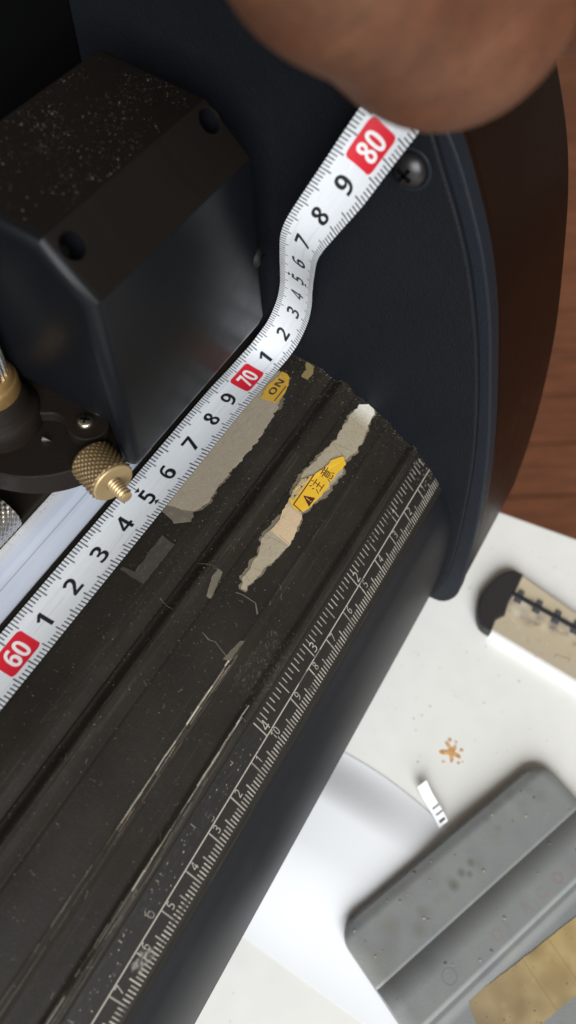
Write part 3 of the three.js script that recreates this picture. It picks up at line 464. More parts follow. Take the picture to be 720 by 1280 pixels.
// ---------------------------------------------------------------- measuring tape
{
  const key = [[49, -7.9, 13.02, -8.25], [55, -1.8, 13.02, -8.25], [60, 3.27, 13.02, -8.25], [66, 9.35, 13.02, -8.25], [69, 12.4, 13.02, -8.25], [70, 13.38, 12.99, -8.22], [70.6, 13.93, 13.02, -8.2], [71, 14.28, 13.12, -8.14], [71.4, 14.58, 13.34, -8.05], [72, 14.8, 13.8, -7.88], [73, 14.84, 14.75, -7.63], [74, 14.63, 15.65, -7.44], [75, 14.26, 16.56, -7.27], [76, 13.9, 17.45, -7.1], [76.8, 13.65, 18.2, -6.95], [77.3, 13.58, 18.65, -6.8], [78, 13.6, 19.3, -6.5], [79, 13.73, 20.2, -6.07], [80, 14.0, 21.08, -5.7], [81, 14.28, 21.97, -5.32], [82, 14.5, 22.85, -5.0], [83, 14.62, 23.75, -4.6], [83.6, 14.66, 24.3, -4.36]];
  const pc = new THREE.CatmullRomCurve3(key.map((k) => new THREE.Vector3(k[1], k[2], k[3])), false, 'centripetal');
  const interp = (m, tab) => { for (let i = 1; i < tab.length; i++) if (m <= tab[i][0]) { const t = (m - tab[i - 1][0]) / (tab[i][0] - tab[i - 1][0]); return tab[i - 1].map((v, k) => v + (tab[i][k] - v) * t); } return tab[tab.length - 1]; };
  const half = [[49, 0.61], [70, 0.61], [72, 0.56], [75, 0.52], [77, 0.54], [79, 0.6], [84, 0.62]], wid = [[49, 0, 0, 1], [70, 0, 0, 1], [71, -0.05, -0.06, 1], [72, -0.06, -0.22, 0.97], [76, -0.06, -0.22, 0.97], [77, -0.03, -0.28, 0.96], [79, 0, -0.4, 0.91], [84, 0, -0.42, 0.9]];
  const marks = []; for (let m = 49; m < 69; m += 1) marks.push(m); for (let m = 69; m <= 83.6; m += 0.1) marks.push(m);
  const K = 8, pos = [], uv = [], idx = [];
  const uAt = (m) => { let i = 1; while (i < key.length - 1 && m > key[i][0]) i++; const t = (m - key[i - 1][0]) / (key[i][0] - key[i - 1][0]); return (i - 1 + t) / (key.length - 1); };
  for (const side of [1, -1]) for (const m of marks) {
    const u = clamp(uAt(m)), c = pc.getPoint(u), T = pc.getTangent(u), w = interp(m, wid), W = new THREE.Vector3(w[1], w[2], w[3]); W.addScaledVector(T, -W.dot(T)).normalize();
    const N = new THREE.Vector3().crossVectors(W, T).normalize(), h = interp(m, half)[1];
    const cup = 0.07 + 0.05 * smooth(76, 79, m);
    for (let k = 0; k <= K; k++) { const s = k / K * 2 - 1, q = c.clone().addScaledVector(W, s * h).addScaledVector(N, cup * s * s - 0.02 + (side > 0 ? 0 : -0.018)); pos.push(q.x, q.y, q.z); uv.push((m - 49) / 35, 1 - k / K); }
  }
  const n = marks.length, r = K + 1;
  for (let f = 0; f < 2; f++) for (let i = 0; i + 1 < n; i++) for (let k = 0; k < K; k++) { const a = f * n * r + i * r + k, b = a + r; f ? idx.push(a, b, a + 1, b, b + 1, a + 1) : idx.push(a, a + 1, b, b, a + 1, b + 1); }
  for (const k of [0, K]) for (let i = 0; i + 1 < n; i++) { const a = i * r + k, b = a + r, c = n * r + a, d = n * r + b; k ? idx.push(a, c, b, b, c, d) : idx.push(a, b, c, b, d, c); }
  const g = new THREE.BufferGeometry(); g.setAttribute('position', new THREE.Float32BufferAttribute(pos, 3)); g.setAttribute('uv', new THREE.Float32BufferAttribute(uv, 2)); g.setIndex(idx); g.computeVertexNormals();
  const W = 2048, H = 144, k = W / 35, kv = H / 1.22;
  const t = canvas(W, H, (c) => {
    c.fillStyle = 'rgb(224,226,228)'; c.fillRect(0, 0, W, H);
    for (let i = 0; i < 250; i++) { c.strokeStyle = `rgba(${rnd() < 0.5 ? '190,192,196' : '240,241,242'},${rr(0.05, 0.3)})`; c.lineWidth = rr(1, 7); const x = rr(0, W), y = rr(0, H); c.beginPath(); c.moveTo(x, y); c.lineTo(x + rr(10, 120), y + rr(-6, 6)); c.stroke(); }
    for (let i = 0; i < 260; i++) { c.fillStyle = `rgba(90,86,80,${rr(0.05, 0.35)})`; c.fillRect(rr(0, W), rr(0, H), rr(0.6, 2.2), rr(0.6, 2.2)); }
    c.fillStyle = 'rgb(40,41,44)';
    for (let i = 0; i <= 350; i++) { const l = i % 5 === 0 ? 0.26 : 0.17, x = i / 10 * k; c.globalAlpha = rr(0.8, 1); c.fillRect(x - 0.85, 0, 1.7, l * kv); c.fillRect(x - 0.85, H - l * kv, 1.7, l * kv); }
    c.globalAlpha = 1; c.textAlign = 'center'; c.textBaseline = 'middle';
    const text = (s, m, h, wide) => { c.save(); c.translate((m - 49) * k, H / 2 + 2); c.scale(wide * k / kv, 1); c.font = `bold ${h * kv * 1.37}px sans-serif`; c.fillText(s, 0, 0); c.restore(); };
    for (let m = 50; m < 84; m++) {
      const x = (m - 49) * k;
      if (m % 10 === 0) {
        const w = 0.98 * k, y0 = 0.27 * kv, y1 = H - 0.27 * kv; c.fillStyle = 'rgb(214,36,52)'; c.beginPath(); c.roundRect(x - w / 2, y0, w, y1 - y0, 9); c.fill();
        c.fillStyle = 'rgb(240,238,236)'; text(String(m), m, 0.5, 0.8);
      } else {
        c.fillStyle = 'rgb(30,31,34)'; text(String(m % 10), m, 0.46, 1.08);
        if (m % 10 === 5) for (const s of [0, 1]) { const y = s ? H - 0.27 * kv : 0.27 * kv, d = s ? -1 : 1; c.beginPath(); c.moveTo(x - 6, y); c.lineTo(x + 6, y); c.lineTo(x, y + d * 11); c.fill(); }
      }
    }
  });
  const tape = put('measuring_tape', g, P({ map: t, color: lin(0.76, 0.765, 0.775), roughness: 0.42, clearcoat: 0.12, clearcoatRoughness: 0.3, roughnessMap: tex(worn, 6) }), null, 'white steel measuring tape lying along the platen and bent up against the navy end plate');
  tape.userData.category = 'measuring tape';
}

// ---------------------------------------------------------------- hand holding the tape end
{
  const chains = [
    // thumb from pressing pad to wrist
    [[14.0, 23.5, -4.55, 0.9], [12.6, 24.5, -3.95, 1.25], [11.08, 25.78, -3.8, 1.72], [9.7, 27.0, -4.55, 1.72], [9.6, 29.0, -5.8, 1.9], [10.5, 31.0, -7.0, 2.2]],
    // index finger curled behind the tape end
    [[14.4, 24.0, -3.7, 0.85], [14.3, 25.0, -2.7, 0.98], [13.5, 26.1, -1.7, 1.06], [11.8, 29.2, -2.0, 1.1], [11.5, 31.2, -5.0, 1.25]],
    [[16.2, 25.4, -4.2, 0.85], [16.6, 26.9, -3.0, 0.95], [15.6, 28.4, -2.4, 1.0], [13.6, 30.6, -3.6, 1.1], [12.4, 32, -6.0, 1.3]],
    [[18.0, 26.6, -5.4, 0.8], [18.2, 28.0, -4.2, 0.9], [17.0, 29.6, -3.8, 0.95], [15, 31.5, -5.2, 1.1], [13.2, 32.6, -7.2, 1.3]],
    [[19.2, 28.0, -7.2, 0.7], [19.3, 29.2, -6.2, 0.8], [18.0, 30.8, -5.9, 0.85], [15.8, 32.2, -7.0, 1.0], [13.8, 33, -8.6, 1.2]],
    [[11.8, 31.4, -6.4, 2.3], [13.0, 32.4, -8.2, 2.5], [11.6, 34.0, -10.5, 2.7], [10.6, 36.0, -13.5, 2.6], [9.6, 38.2, -17, 2.9]],
  ];
  const bones = []; chains.forEach((c, ci) => { for (let i = 0; i + 1 < c.length; i++) bones.push([c[i], c[i + 1], ci]); });
  const N = 104, ctr = [13.2, 29.8, -8.6], ext = 10.6;
  const mc = new MarchingCubes(N, new THREE.MeshStandardMaterial(), false, false, 220000); mc.isolation = 0;
  const a = new THREE.Vector3();
  for (let z = 0; z < N; z++) for (let y = 0; y < N; y++) for (let x = 0; x < N; x++) {
    const px = ctr[0] + (x - N / 2) / (N / 2) * ext, py = ctr[1] + (y - N / 2) / (N / 2) * ext, pz = ctr[2] + (z - N / 2) / (N / 2) * ext;
    const per = chains.map(() => 1e3);
    for (const [p, q, ci] of bones) {
      const dx = q[0] - p[0], dy = q[1] - p[1], dz = q[2] - p[2], t = clamp(((px - p[0]) * dx + (py - p[1]) * dy + (pz - p[2]) * dz) / (dx * dx + dy * dy + dz * dz));
      const d = Math.hypot(px - p[0] - t * dx, py - p[1] - t * dy, pz - p[2] - t * dz) - (p[3] + t * (q[3] - p[3]));
      const k = 0.35, h = clamp(0.5 + 0.5 * (d - per[ci]) / k); per[ci] = d + (per[ci] - d) * h - k * h * (1 - h); if (per[ci] > 900) per[ci] = d;
    }
    let d = per[5]; for (let i = 0; i < 5; i++) { const k = py > 30 ? 0.8 : 0.18, h = clamp(0.5 + 0.5 * (d - per[i]) / k); d = d + (per[i] - d) * h - k * h * (1 - h); }
    mc.field[x + y * N + z * N * N] = -d;
  }
  mc.update();
  const cnt = mc.count, P3 = new Float32Array(cnt * 3);
  for (let i = 0; i < cnt; i++) for (let c = 0; c < 3; c++) P3[i * 3 + c] = ctr[c] + mc.positionArray[i * 3 + c] * ext;
  let g = new THREE.BufferGeometry(); g.setAttribute('position', new THREE.BufferAttribute(P3, 3));
  g = mergeVertices(g, 1e-4); g.computeVertexNormals();
  { const q = g.attributes.position, uv = new Float32Array(q.count * 2); for (let i = 0; i < q.count; i++) { uv[2 * i] = q.getX(i) + 0.6 * q.getZ(i); uv[2 * i + 1] = q.getY(i) - 0.5 * q.getZ(i); } g.setAttribute('uv', new THREE.BufferAttribute(uv, 2)); }
  const skin = P({ color: lin(0.112, 0.048, 0.024), roughness: 0.6, specularIntensity: 0.6, sheen: 0.2, sheenRoughness: 0.6, sheenColor: lin(0.4, 0.2, 0.12),
    map: dataTex(512, 512, (x, y) => { const v = 0.84 + 0.16 * tileNoise(x, y, 16, 32) + 0.10 * (tileNoise(x, y, 64, 8) - 0.5) + 0.1 * (tileNoise(x, y, 128, 4) - 0.5), r = tileNoise(x + 40, y + 90, 8, 64); return [clamp(255 * v, 0, 255), clamp(250 * v * (1 - 0.1 * r), 0, 255), clamp(245 * v * (1 - 0.15 * r), 0, 255)]; }, true),
    bumpMap: dataTex(512, 512, (x, y) => { const v = 255 * (0.6 * tileNoise(x, y, 128, 4) + 0.4 * tileNoise(x, y, 32, 16)); return [v, v, v]; }), bumpScale: 0.0002 });
  skin.map.repeat.set(0.22, 0.22); skin.bumpMap.repeat.set(0.35, 0.35);
  const hand = thing('person', 'brown hand with thumb pressing the end of the measuring tape at the top', 'person', [13, 24, -6]);
  put('hand', g, skin, hand);
}

// ---------------------------------------------------------------- things on the table
// curled sheet of white vinyl coming from under the machine
{
  const nx = 60, nz = 50, pos = [], uv = [], idx = [];
  const top = (x, z) => { const amp = 0.26 + 0.26 * (1 - smooth(-1.0, 4.2, z)), s = smooth(1.2, 5.4, x) * (1 - smooth(6.9, 9.0, x)) ; return 0.03 + amp * s * (1 - 0.30 * smooth(2, 8, x) * smooth(1, 4, z)); };
  for (const f of [0, 1]) for (let i = 0; i <= nx; i++) for (let j = 0; j <= nz; j++) { const z = -4 + 22 * j / nz, xl = 1.72 - 0.03 * z, xr = z < 3.5 ? 9.06 - 0.036 * (z + 0.2) ** 2 : 8.567 - 0.2 * (z - 3.5), x = xl + (xr - xl) * i / nx; pos.push(x, top(x, z) - f * 0.02, z); uv.push(i / nx, j / nz); }
  const m = nz + 1, q = (nx + 1) * m;
  for (const f of [0, 1]) for (let i = 0; i < nx; i++) for (let j = 0; j < nz; j++) { const a = f * q + i * m + j, b = a + m; f ? idx.push(a, b, a + 1, b, b + 1, a + 1) : idx.push(a, a + 1, b, b, a + 1, b + 1); }
  const g = new THREE.BufferGeometry(); g.setAttribute('position', new THREE.Float32BufferAttribute(pos, 3)); g.setAttribute('uv', new THREE.Float32BufferAttribute(uv, 2)); g.setIndex(idx); g.computeVertexNormals();
  const sheet = put('vinyl_sheet', g, M({ color: lin(0.77, 0.775, 0.785), roughness: 0.5 }), null, 'white curled vinyl sheet coming out from under the machine, beneath the squeegee'); sheet.userData.category = 'vinyl sheet';
}
// grey felt-less squeegee
{
  const O = [3.456, 1.649], A = [0.9195, 0.393], B = [-0.393, 0.9195], W = 7.2, Lg = 10.05;
  const lift = (a) => 0.42 - 0.034 * a;
  const tilt = (a, b) => lift(a);
  const at = (a, b, h) => [O[0] + A[0] * a + B[0] * b, tilt(a, b) + h, O[1] + A[1] * a + B[1] * b];
  const hgt = (b) => 0.34 + 0.1 * smooth(0, 0.5, b) - 0.05 * smooth(2.1, 2.15, b) + 0.27 * (1 - (1 - clamp((b - 2.15) / 0.85)) ** 2) - 0.12 * smooth(3.74, 3.86, b) - 0.05 * gauss(b, 3.86, 0.07) - 0.10 * smooth(3.86, 4.3, b) ;
  const sq = thing('squeegee', 'scratched grey plastic squeegee with a gold sticker, lying on the white vinyl sheet', 'squeegee', at(5, 3.5, 0));
  const na = 40, bs = []; for (let b = 0; b <= 7.2001; b += 0.06) bs.push(b);
  const a0 = (b) => (b < 0.75 ? 0.75 - Math.sqrt(Math.max(0, 0.75 ** 2 - (0.75 - b) ** 2)) : 0) , a1 = (b) => Lg - (b < 1.0 ? 0.85 * (1 - Math.sqrt(Math.max(0, 1 - (1 - b) ** 2))) : 0);
  const pos = [], uv = [], idx = [];
  bs.forEach((b) => { for (let i = 0; i <= na; i++) { const t = i / na, e = Math.min(t, 1 - t) * Lg, a = a0(b) + (a1(b) - a0(b)) * t, ed = Math.min(e, b, W - b), rd = 0.06 * (1 - Math.sqrt(clamp(1 - (1 - Math.min(ed, 0.12) / 0.12) ** 2))); pos.push(...at(a, b, hgt(b) - rd * 1.6)); uv.push(a / 10.05, 1 - b / 7.2); } });
  const top = pos.length / 3; const nb = bs.length, w = na + 1;
  bs.forEach((b) => { for (let i = 0; i <= na; i++) { const a = a0(b) + (a1(b) - a0(b)) * i / na; pos.push(...at(a, b, 0)); uv.push(a / 10.05, 1 - b / 7.2); } });
  for (let j = 0; j + 1 < nb; j++) for (let i = 0; i < na; i++) { const p = j * w + i, q = p + w; idx.push(p, q, p + 1, q, q + 1, p + 1); idx.push(top + p, top + p + 1, top + q, top + q, top + p + 1, top + q + 1); }
  const skirt = (list) => { for (let i = 0; i + 1 < list.length; i++) { const p = list[i], q = list[i + 1]; idx.push(p, q, top + p, q, top + q, top + p); } };
  skirt(Array.from({ length: w }, (_, i) => i)); skirt(Array.from({ length: w }, (_, i) => (nb - 1) * w + na - i)); skirt(Array.from({ length: nb }, (_, j) => (nb - 1 - j) * w)); skirt(Array.from({ length: nb }, (_, j) => j * w + na));
  let g = new THREE.BufferGeometry(); g.setAttribute('position', new THREE.Float32BufferAttribute(pos, 3)); g.setAttribute('uv', new THREE.Float32BufferAttribute(uv, 2)); g.setIndex(idx);
  g = toCreasedNormals(g, 0.7);
  const body = canvas(1024, 736, (c, w2, h2) => {
    const u = (a) => a / 10.05 * w2, v = (b) => b / 7.2 * h2;
    c.fillStyle = 'rgb(128,130,128)'; c.fillRect(0, 0, w2, h2);
    for (let i = 0; i < 260; i++) { const x = rr(0, w2), y = rr(0, h2), r = rr(10, 80), gr = c.createRadialGradient(x, y, 0, x, y, r), col = rnd() < 0.5 ? '150,146,136' : '100,106,112'; gr.addColorStop(0, `rgba(${col},${rr(0.05, 0.2)})`); gr.addColorStop(1, `rgba(${col},0)`); c.fillStyle = gr; c.fillRect(x - r, y - r, 2 * r, 2 * r); }
    for (let i = 0; i < 160; i++) { c.strokeStyle = `rgba(${rnd() < 0.6 ? '168,168,164' : '88,86,82'},${rr(0.06, 0.3)})`; c.lineWidth = rr(0.6, 2); const x = rr(0, w2), y = rr(0, h2), an = rr(0, 6.3), l = rr(8, 70); c.beginPath(); c.moveTo(x, y); c.lineTo(x + l * Math.cos(an), y + l * Math.sin(an)); c.stroke(); }
    for (const [a, b, r] of [[4.2, 1.35, 26], [4.7, 1.2, 22], [5.2, 1.15, 20], [4.9, 1.4, 16]]) { const q = c.createRadialGradient(u(a), v(b), 0, u(a), v(b), r); q.addColorStop(0, 'rgba(80,76,66,0.55)'); q.addColorStop(1, 'rgba(80,76,66,0)'); c.fillStyle = q; c.fillRect(u(a) - r, v(b) - r, 2 * r, 2 * r); }
    for (let i = 0; i < 46; i++) { const a = rr(0.1, 9.9), b = Math.pow(rnd(), 1.4) * 3.6, k = rr(0.4, 1.5); c.fillStyle = `rgba(84,76,64,${rr(0.3, 0.8)})`; c.beginPath(); c.ellipse(u(a) + 2 * k, v(b) - 3 * k, 5 * k, 4 * k, rr(0, 3), 0, 7); c.fill(); if (rnd() < 0.6) { c.fillStyle = `rgba(210,206,194,${rr(0.4, 0.9)})`; c.beginPath(); c.ellipse(u(a), v(b), rr(1.5, 4) * k, rr(1, 3) * k, rr(0, 3), 0, 7); c.fill(); } }
    for (let i = 0; i < 30; i++) { const x = rr(0, w2), y = v(rr(0, 2)), r = rr(14, 60), q = c.createRadialGradient(x, y, 0, x, y, r); q.addColorStop(0, `rgba(96,90,78,${rr(0.1, 0.3)})`); q.addColorStop(1, 'rgba(96,90,78,0)'); c.fillStyle = q; c.fillRect(x - r, y - r, 2 * r, 2 * r); }
    // faded red marks on the raised band, no longer readable
    c.strokeStyle = 'rgba(142,96,96,0.16)'; c.lineWidth = 10; c.lineCap = 'round';
    for (const [a, kind] of [[4.3, 3], [4.75, 1], [5.7, 2], [6.5, 0], [7.3, 3], [7.35, 3], [8.0, 1]]) { const x = u(a), y = v(3.32); c.beginPath(); if (kind === 0) c.arc(x, y, 17, 0.6, 5.4); else if (kind === 1) { c.moveTo(x, y - 18); c.lineTo(x + 4, y + 18); } else if (kind === 2) { c.moveTo(x - 14, y + 18); c.lineTo(x, y - 18); c.lineTo(x + 14, y + 18); } else c.arc(x, y, 16, 0, 6.3); c.stroke(); }
    c.strokeStyle = 'rgba(98,102,108,0.7)'; c.lineWidth = 3; c.beginPath(); c.arc(u(2.15), v(3.25), 25, 0, 7); c.stroke();
    for (let i = 0; i < 900; i++) { c.fillStyle = `rgba(${rnd() < 0.5 ? '70,68,64' : '190,190,186'},${rr(0.05, 0.3)})`; c.fillRect(rr(0, w2), rr(0, h2), rr(1, 3), rr(1, 3)); }
  });
  put('body', g, M({ map: body, roughness: 0.5, bumpMap: tex(grain, 5), bumpScale: 0.00003 }), sq);
  // gold sticker
  const gp = [[2.24, 4.12], [4, 4.32], [7.8, 4.66], [7.8, 6.4], [3.85, 6.06], [1.55, 6.0]], sp = [];
  for (let i = 0; i < gp.length; i++) { const a = gp[i], b = gp[(i + 1) % gp.length]; for (let k = 0; k < 12; k++) sp.push([a[0] + (b[0] - a[0]) * k / 12 + rr(-0.012, 0.012), a[1] + (b[1] - a[1]) * k / 12 + rr(-0.012, 0.012)]); }
  const sg = slabY(sp, 0, 0.012), p = sg.attributes.position, suv = new Float32Array(p.count * 2);
  for (let i = 0; i < p.count; i++) { const a = p.getX(i), b = p.getZ(i), q = at(a, b, hgt(Math.max(b, 4.35)) + 0.008 + p.getY(i)); suv[2 * i] = (a - 1.5) / 6.4; suv[2 * i + 1] = 1 - (b - 4) / 2.5; p.setXYZ(i, ...q); }
  sg.setAttribute('uv', new THREE.BufferAttribute(suv, 2)); sg.computeVertexNormals();
  const gold = canvas(512, 200, (c, w2, h2) => {
    const gr = c.createLinearGradient(0, 0, w2, 0); gr.addColorStop(0, 'rgb(150,132,108)'); gr.addColorStop(0.35, 'rgb(172,150,110)'); gr.addColorStop(1, 'rgb(196,170,108)'); c.fillStyle = gr; c.fillRect(0, 0, w2, h2);
    for (let i = 0; i < 160; i++) { const x = rr(0, w2), y = rr(0, h2), r = rr(8, 60), q = c.createRadialGradient(x, y, 0, x, y, r), k = rnd() < 0.5 ? '104,86,60' : '216,200,158'; q.addColorStop(0, `rgba(${k},${rr(0.06, 0.22)})`); q.addColorStop(1, `rgba(${k},0)`); c.fillStyle = q; c.fillRect(x - r, y - r, 2 * r, 2 * r); }
    c.strokeStyle = 'rgba(110,92,60,0.35)'; c.lineWidth = 2; for (const x of [236, 330]) { c.beginPath(); c.moveTo(x + 8, 10); c.lineTo(x - 6, h2); c.stroke(); }
    c.fillStyle = 'rgba(60,56,56,0.95)'; c.beginPath(); c.ellipse(52, 150, 20, 34, 0.2, 0, 7); c.fill();
    for (let i = 0; i < 60; i++) { c.fillStyle = `rgba(70,58,40,${rr(0.2, 0.6)})`; c.beginPath(); c.arc(rr(0, w2), rr(0, h2), rr(0.8, 2.4), 0, 7); c.fill(); }
  });
  put('sticker', sg, M({ map: gold, roughness: 0.4, metalness: 0.25 }), sq, 'worn gold sticker');
}
// beige flat case with a black end
{
  const ks = thing('blade_case', 'flat beige case with black rounded end and dark toothed bar on the table', 'case', [18, 0, 5]);
  const rx = (z) => 16.5 - 0.06 * (z - 1.7), lx = (z) => 19.72 - 0.17 * (z - 2);
  const beige = canvas(512, 256, (c, w, h) => {
    c.fillStyle = 'rgb(190,174,146)'; c.fillRect(0, 0, w, h);
    { const q = c.createLinearGradient(0, 0, 0, h); q.addColorStop(0, 'rgba(205,190,164,0.8)'); q.addColorStop(0.5, 'rgba(180,164,136,0.2)'); q.addColorStop(1, 'rgba(168,160,150,0.7)'); c.fillStyle = q; c.fillRect(0, 0, w, h); }
    for (let i = 0; i < 110; i++) { const x = rr(0, w), y = h * 0.36 + rr(-20, 50), r = rr(6, 26), q = c.createRadialGradient(x, y, 0, x, y, r), k = rnd() < 0.6 ? '84,85,92' : '214,214,214'; q.addColorStop(0, `rgba(${k},${rr(0.1, 0.45)})`); q.addColorStop(1, `rgba(${k},0)`); c.fillStyle = q; c.fillRect(x - r, y - r, 2 * r, 2 * r); }
    for (let i = 0; i < 120; i++) { c.fillStyle = `rgba(${rnd() < 0.5 ? '150,132,100' : '214,204,184'},${rr(0.04, 0.2)})`; c.beginPath(); c.ellipse(rr(0, w), rr(0, h), rr(3, 14), rr(2, 6), rr(0, 3), 0, 7); c.fill(); }
    c.strokeStyle = 'rgba(96,74,48,0.65)'; c.lineWidth = 1.6; for (let i = 0; i < 9; i++) { let x = rr(0, w), y = rr(h * 0.1, h); c.beginPath(); c.moveTo(x, y); for (let k = 0; k < 7; k++) { x += rr(-16, 18); y += rr(-9, 9); c.lineTo(x, y); } c.stroke(); }
  });
  const zs = [1.6, 3, 5, 7, 9], bodyP = [...zs.map((z) => [rx(z) + 0.12, z]), ...zs.slice().reverse().map((z) => [lx(z), z])];
  const cb = boxUV(slabY(bodyP, 0.02, 0.42, 0.05, 3)), cu = cb.attributes.uv, cp = cb.attributes.position; for (let i = 0; i < cp.count; i++) cu.setXY(i, clamp((cp.getZ(i) - 1.6) / 7.6), clamp((cp.getX(i) - 16) / 4));
  put('body', cb, P({ map: beige, roughness: 0.3, clearcoat: 0.4, clearcoatRoughness: 0.25 }), ks);
  const endP = spline([[16.42, 1.95], [16.5, 1.5], [16.85, 1.18], [17.7, 0.9], [18.6, 1.02], [19.3, 1.25], [19.72, 1.62], [19.78, 2.1]], 40).map((q) => [q.x, q.y]);
  put('end_cap', slabY([...endP, [18.9, 2.12], [18.2, 2.05], [17.5, 2.15], [17.1, 1.9]], 0.0, 0.5, 0.1, 4), M({ color: lin(0.024, 0.022, 0.022), roughness: 0.5 }), ks, 'black rounded end');
  put('edge_strip', slabY([[rx(1.9) - 0.02, 1.9], [rx(1.9) + 0.2, 1.9], [rx(9) + 0.2, 9], [rx(9) - 0.02, 9]], 0.0, 0.4, 0.03), M({ color: lin(0.8, 0.8, 0.8), roughness: 0.5, metalness: 0 }), ks, 'shiny white metal edge');
  const bar = []; for (const z of [2, 9]) bar.push([18.55 - 0.03 * (z - 2), z]); for (const z of [9, 2]) bar.push([18.73 - 0.03 * (z - 2), z]);
  put('bar', slabY(bar, 0.41, 0.53, 0.03), M({ color: lin(0.05, 0.052, 0.058), metalness: 0.6, roughness: 0.35 }), ks, 'dark toothed metal bar');
  for (let k = 0; k < 7; k++) { const z = 2.35 + k * 0.86, x = 18.64 - 0.03 * (z - 2); put('tooth', slabY([[x - 0.3, z - 0.14], [x - 0.3, z + 0.16], [x + 0.36, z + 0.12], [x + 0.36, z - 0.12]], 0.415, 0.49, 0.02), M({ color: lin(0.07, 0.072, 0.08), roughness: 0.5 }), ks); }
}
// bent paper scrap with printed ticks
{
  const t = canvas(128, 64, (c, w, h) => { c.fillStyle = 'rgb(244,244,244)'; c.fillRect(0, 0, w, h); c.fillStyle = 'rgb(70,70,72)'; c.fillRect(70, 0, 5, 46); c.fillRect(92, 0, 5, 46); c.fillRect(112, 8, 8, 40); });
  const pts = [[9.42, 2.1], [9.18, 2.45], [8.98, 2.8], [8.78, 3.1], [8.56, 3.42]], pos = [], uv = [], idx = [], hs = [0.42, 0.34, 0.3, 0.34, 0.3];
  for (const f of [0, 1]) pts.forEach(([x, z], i) => { for (const s of [-1, 1]) { pos.push(x + s * 0.17, hs[i] + s * 0.08 - f * 0.02, z + s * 0.08); uv.push(i / 4, s > 0 ? 1 : 0); } });
  for (const f of [0, 1]) for (let i = 0; i < 4; i++) { const a = f * 10 + i * 2; idx.push(a, a + 1, a + 2, a + 1, a + 3, a + 2); }
  const g = new THREE.BufferGeometry(); g.setAttribute('position', new THREE.Float32BufferAttribute(pos, 3)); g.setAttribute('uv', new THREE.Float32BufferAttribute(uv, 2)); g.setIndex(idx); g.computeVertexNormals();
  const s = put('paper_scrap', g, M({ map: t, roughness: 0.6 }), null, 'tiny white paper scrap with dark ticks beside the squeegee'); s.userData.category = 'paper scrap';
}
// orange smear
{
  const lobes = [[0.1, 0.22], [1.6, 0.36], [2.75, 0.30], [4.2, 0.42], [5.35, 0.34]], pts = [];
  for (let i = 0; i < 150; i++) { const a = i / 150 * 2 * Math.PI; let r = 0.13; for (const [c, l] of lobes) { let d = Math.abs(a - c); d = Math.min(d, 2 * Math.PI - d); r = Math.max(r, 0.13 + l * Math.exp(-((d / 0.34) ** 2)) * 0.9); } r *= 1 + 0.28 * noise.noise(a * 3, 1.5, 0); pts.push([11.22 + r * Math.cos(a), 2.62 + r * Math.sin(a)]); }
  const g = [slabY(pts, 0.002, 0.016, 0.005, 2)];
  for (const [x, z, r] of [[11.62, 2.36, 0.07], [10.98, 3.02, 0.05], [11.5, 2.92, 0.06], [10.72, 2.5, 0.05], [11.68, 2.6, 0.04], [11.1, 3.14, 0.03]]) { const q = []; for (let i = 0; i < 24; i++) { const a = i / 24 * 2 * Math.PI, k = r * (1 + 0.4 * noise.noise(3 * Math.cos(a) + x, 3 * Math.sin(a), z)); q.push([x + k * Math.cos(a), z + k * Math.sin(a)]); } g.push(slabY(q, 0.002, 0.02, 0.005, 1)); }
  const c = put('stain', boxUV(flat(g)), M({ map: dataTex(256, 256, (x, y) => { const v = tileNoise(x, y, 16, 16), w = tileNoise(x, y, 64, 4); return [clamp(196 + 40 * v - 25 * w, 0, 255), clamp(140 + 62 * v - 30 * w, 0, 255), clamp(70 + 80 * v - 20 * w, 0, 255)]; }, true), roughness: 0.7 }), null, 'orange brown smear on the white table above the paper scrap'); c.userData.category = 'stain';
}

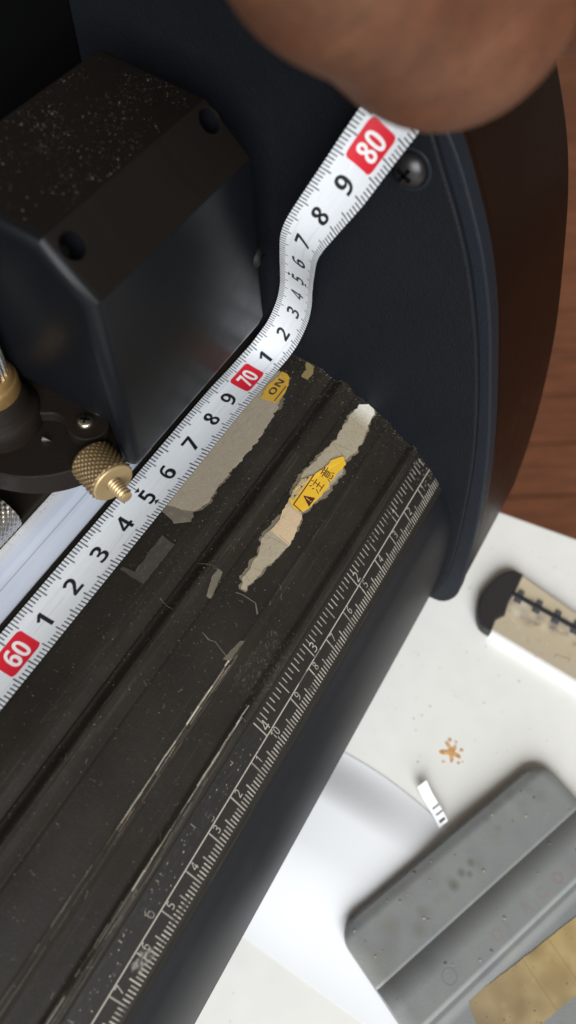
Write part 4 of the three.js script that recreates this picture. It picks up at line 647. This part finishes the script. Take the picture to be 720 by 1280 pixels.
// ---------------------------------------------------------------- loose dust, nobody could count it
function dust(name, label, list, parent) {
  const fl = new THREE.IcosahedronGeometry(1, 0), p = fl.attributes.position; for (let i = 0; i < p.count; i++) p.setXYZ(i, p.getX(i) * 1.4, p.getY(i) * 0.45, p.getZ(i) * 0.8); fl.scale(S, S, S);
  const im = new THREE.InstancedMesh(fl, mat.dust, list.length), m = new THREE.Matrix4(), q = new THREE.Quaternion(), o = worldOf(parent);
  list.forEach(([x, y, z, r], i) => { q.setFromEuler(new THREE.Euler(rr(-0.4, 0.4), rr(0, 6.3), rr(-0.4, 0.4))); m.compose(new THREE.Vector3(x * S - o.x, y * S - o.y, z * S - o.z), q, new THREE.Vector3(r, r, r)); im.setMatrixAt(i, m); im.setColorAt(i, new THREE.Color().setScalar(rr(0.35, 1))); });
  im.name = name; im.userData = { label, kind: 'stuff' }; im.castShadow = im.receiveShadow = true; parent.add(im);
}
{
  const a = [];
  for (let i = 0; i < 2200; i++) { const x = 8.3 + 5.0 * rnd(), z = -9.4 - 2.6 * rnd(); if (1.5 * fbm(x * 1.1, z * 1.1, 3) + 0.3 - 0.12 * Math.hypot(0.7 * (x - 10.2), z + 10.8) < rr(-0.25, 0.45)) continue; a.push([x, 21.14 + 0.16 * (-9.32 - z) / 2.73 + 0.006, z, 0.0025 + 0.008 * Math.pow(rnd(), 5)]); }
  dust('dust', 'white dust flecks on the carriage top', a, carriage);
  const b = [];
  for (let i = 0; i < 700; i++) { const x = 15 - 8 * Math.pow(rnd(), 1.6), z = rr(-7.6, -4.2); b.push([x, platenY(z) + 0.008, z, 0.003 + 0.010 * Math.pow(rnd(), 5)]); }
  for (let i = 0; i < 160; i++) { const x = rr(-2, 15), z = rr(-6.6, -2); b.push([x, platenY(z) + 0.006, z, 0.003 + 0.009 * Math.pow(rnd(), 4)]); }
  for (let i = 0; i < 120; i++) { const z = rr(-7.4, -2.2); b.push([15 - 0.1 * rnd(), platenY(z) + 0.01 + 0.04 * rnd(), z, 0.003 + 0.012 * Math.pow(rnd(), 4)]); }
  dust('dust', 'pale dust flecks on the platen', b, cutter);
}

renderer.render(scene, camera);
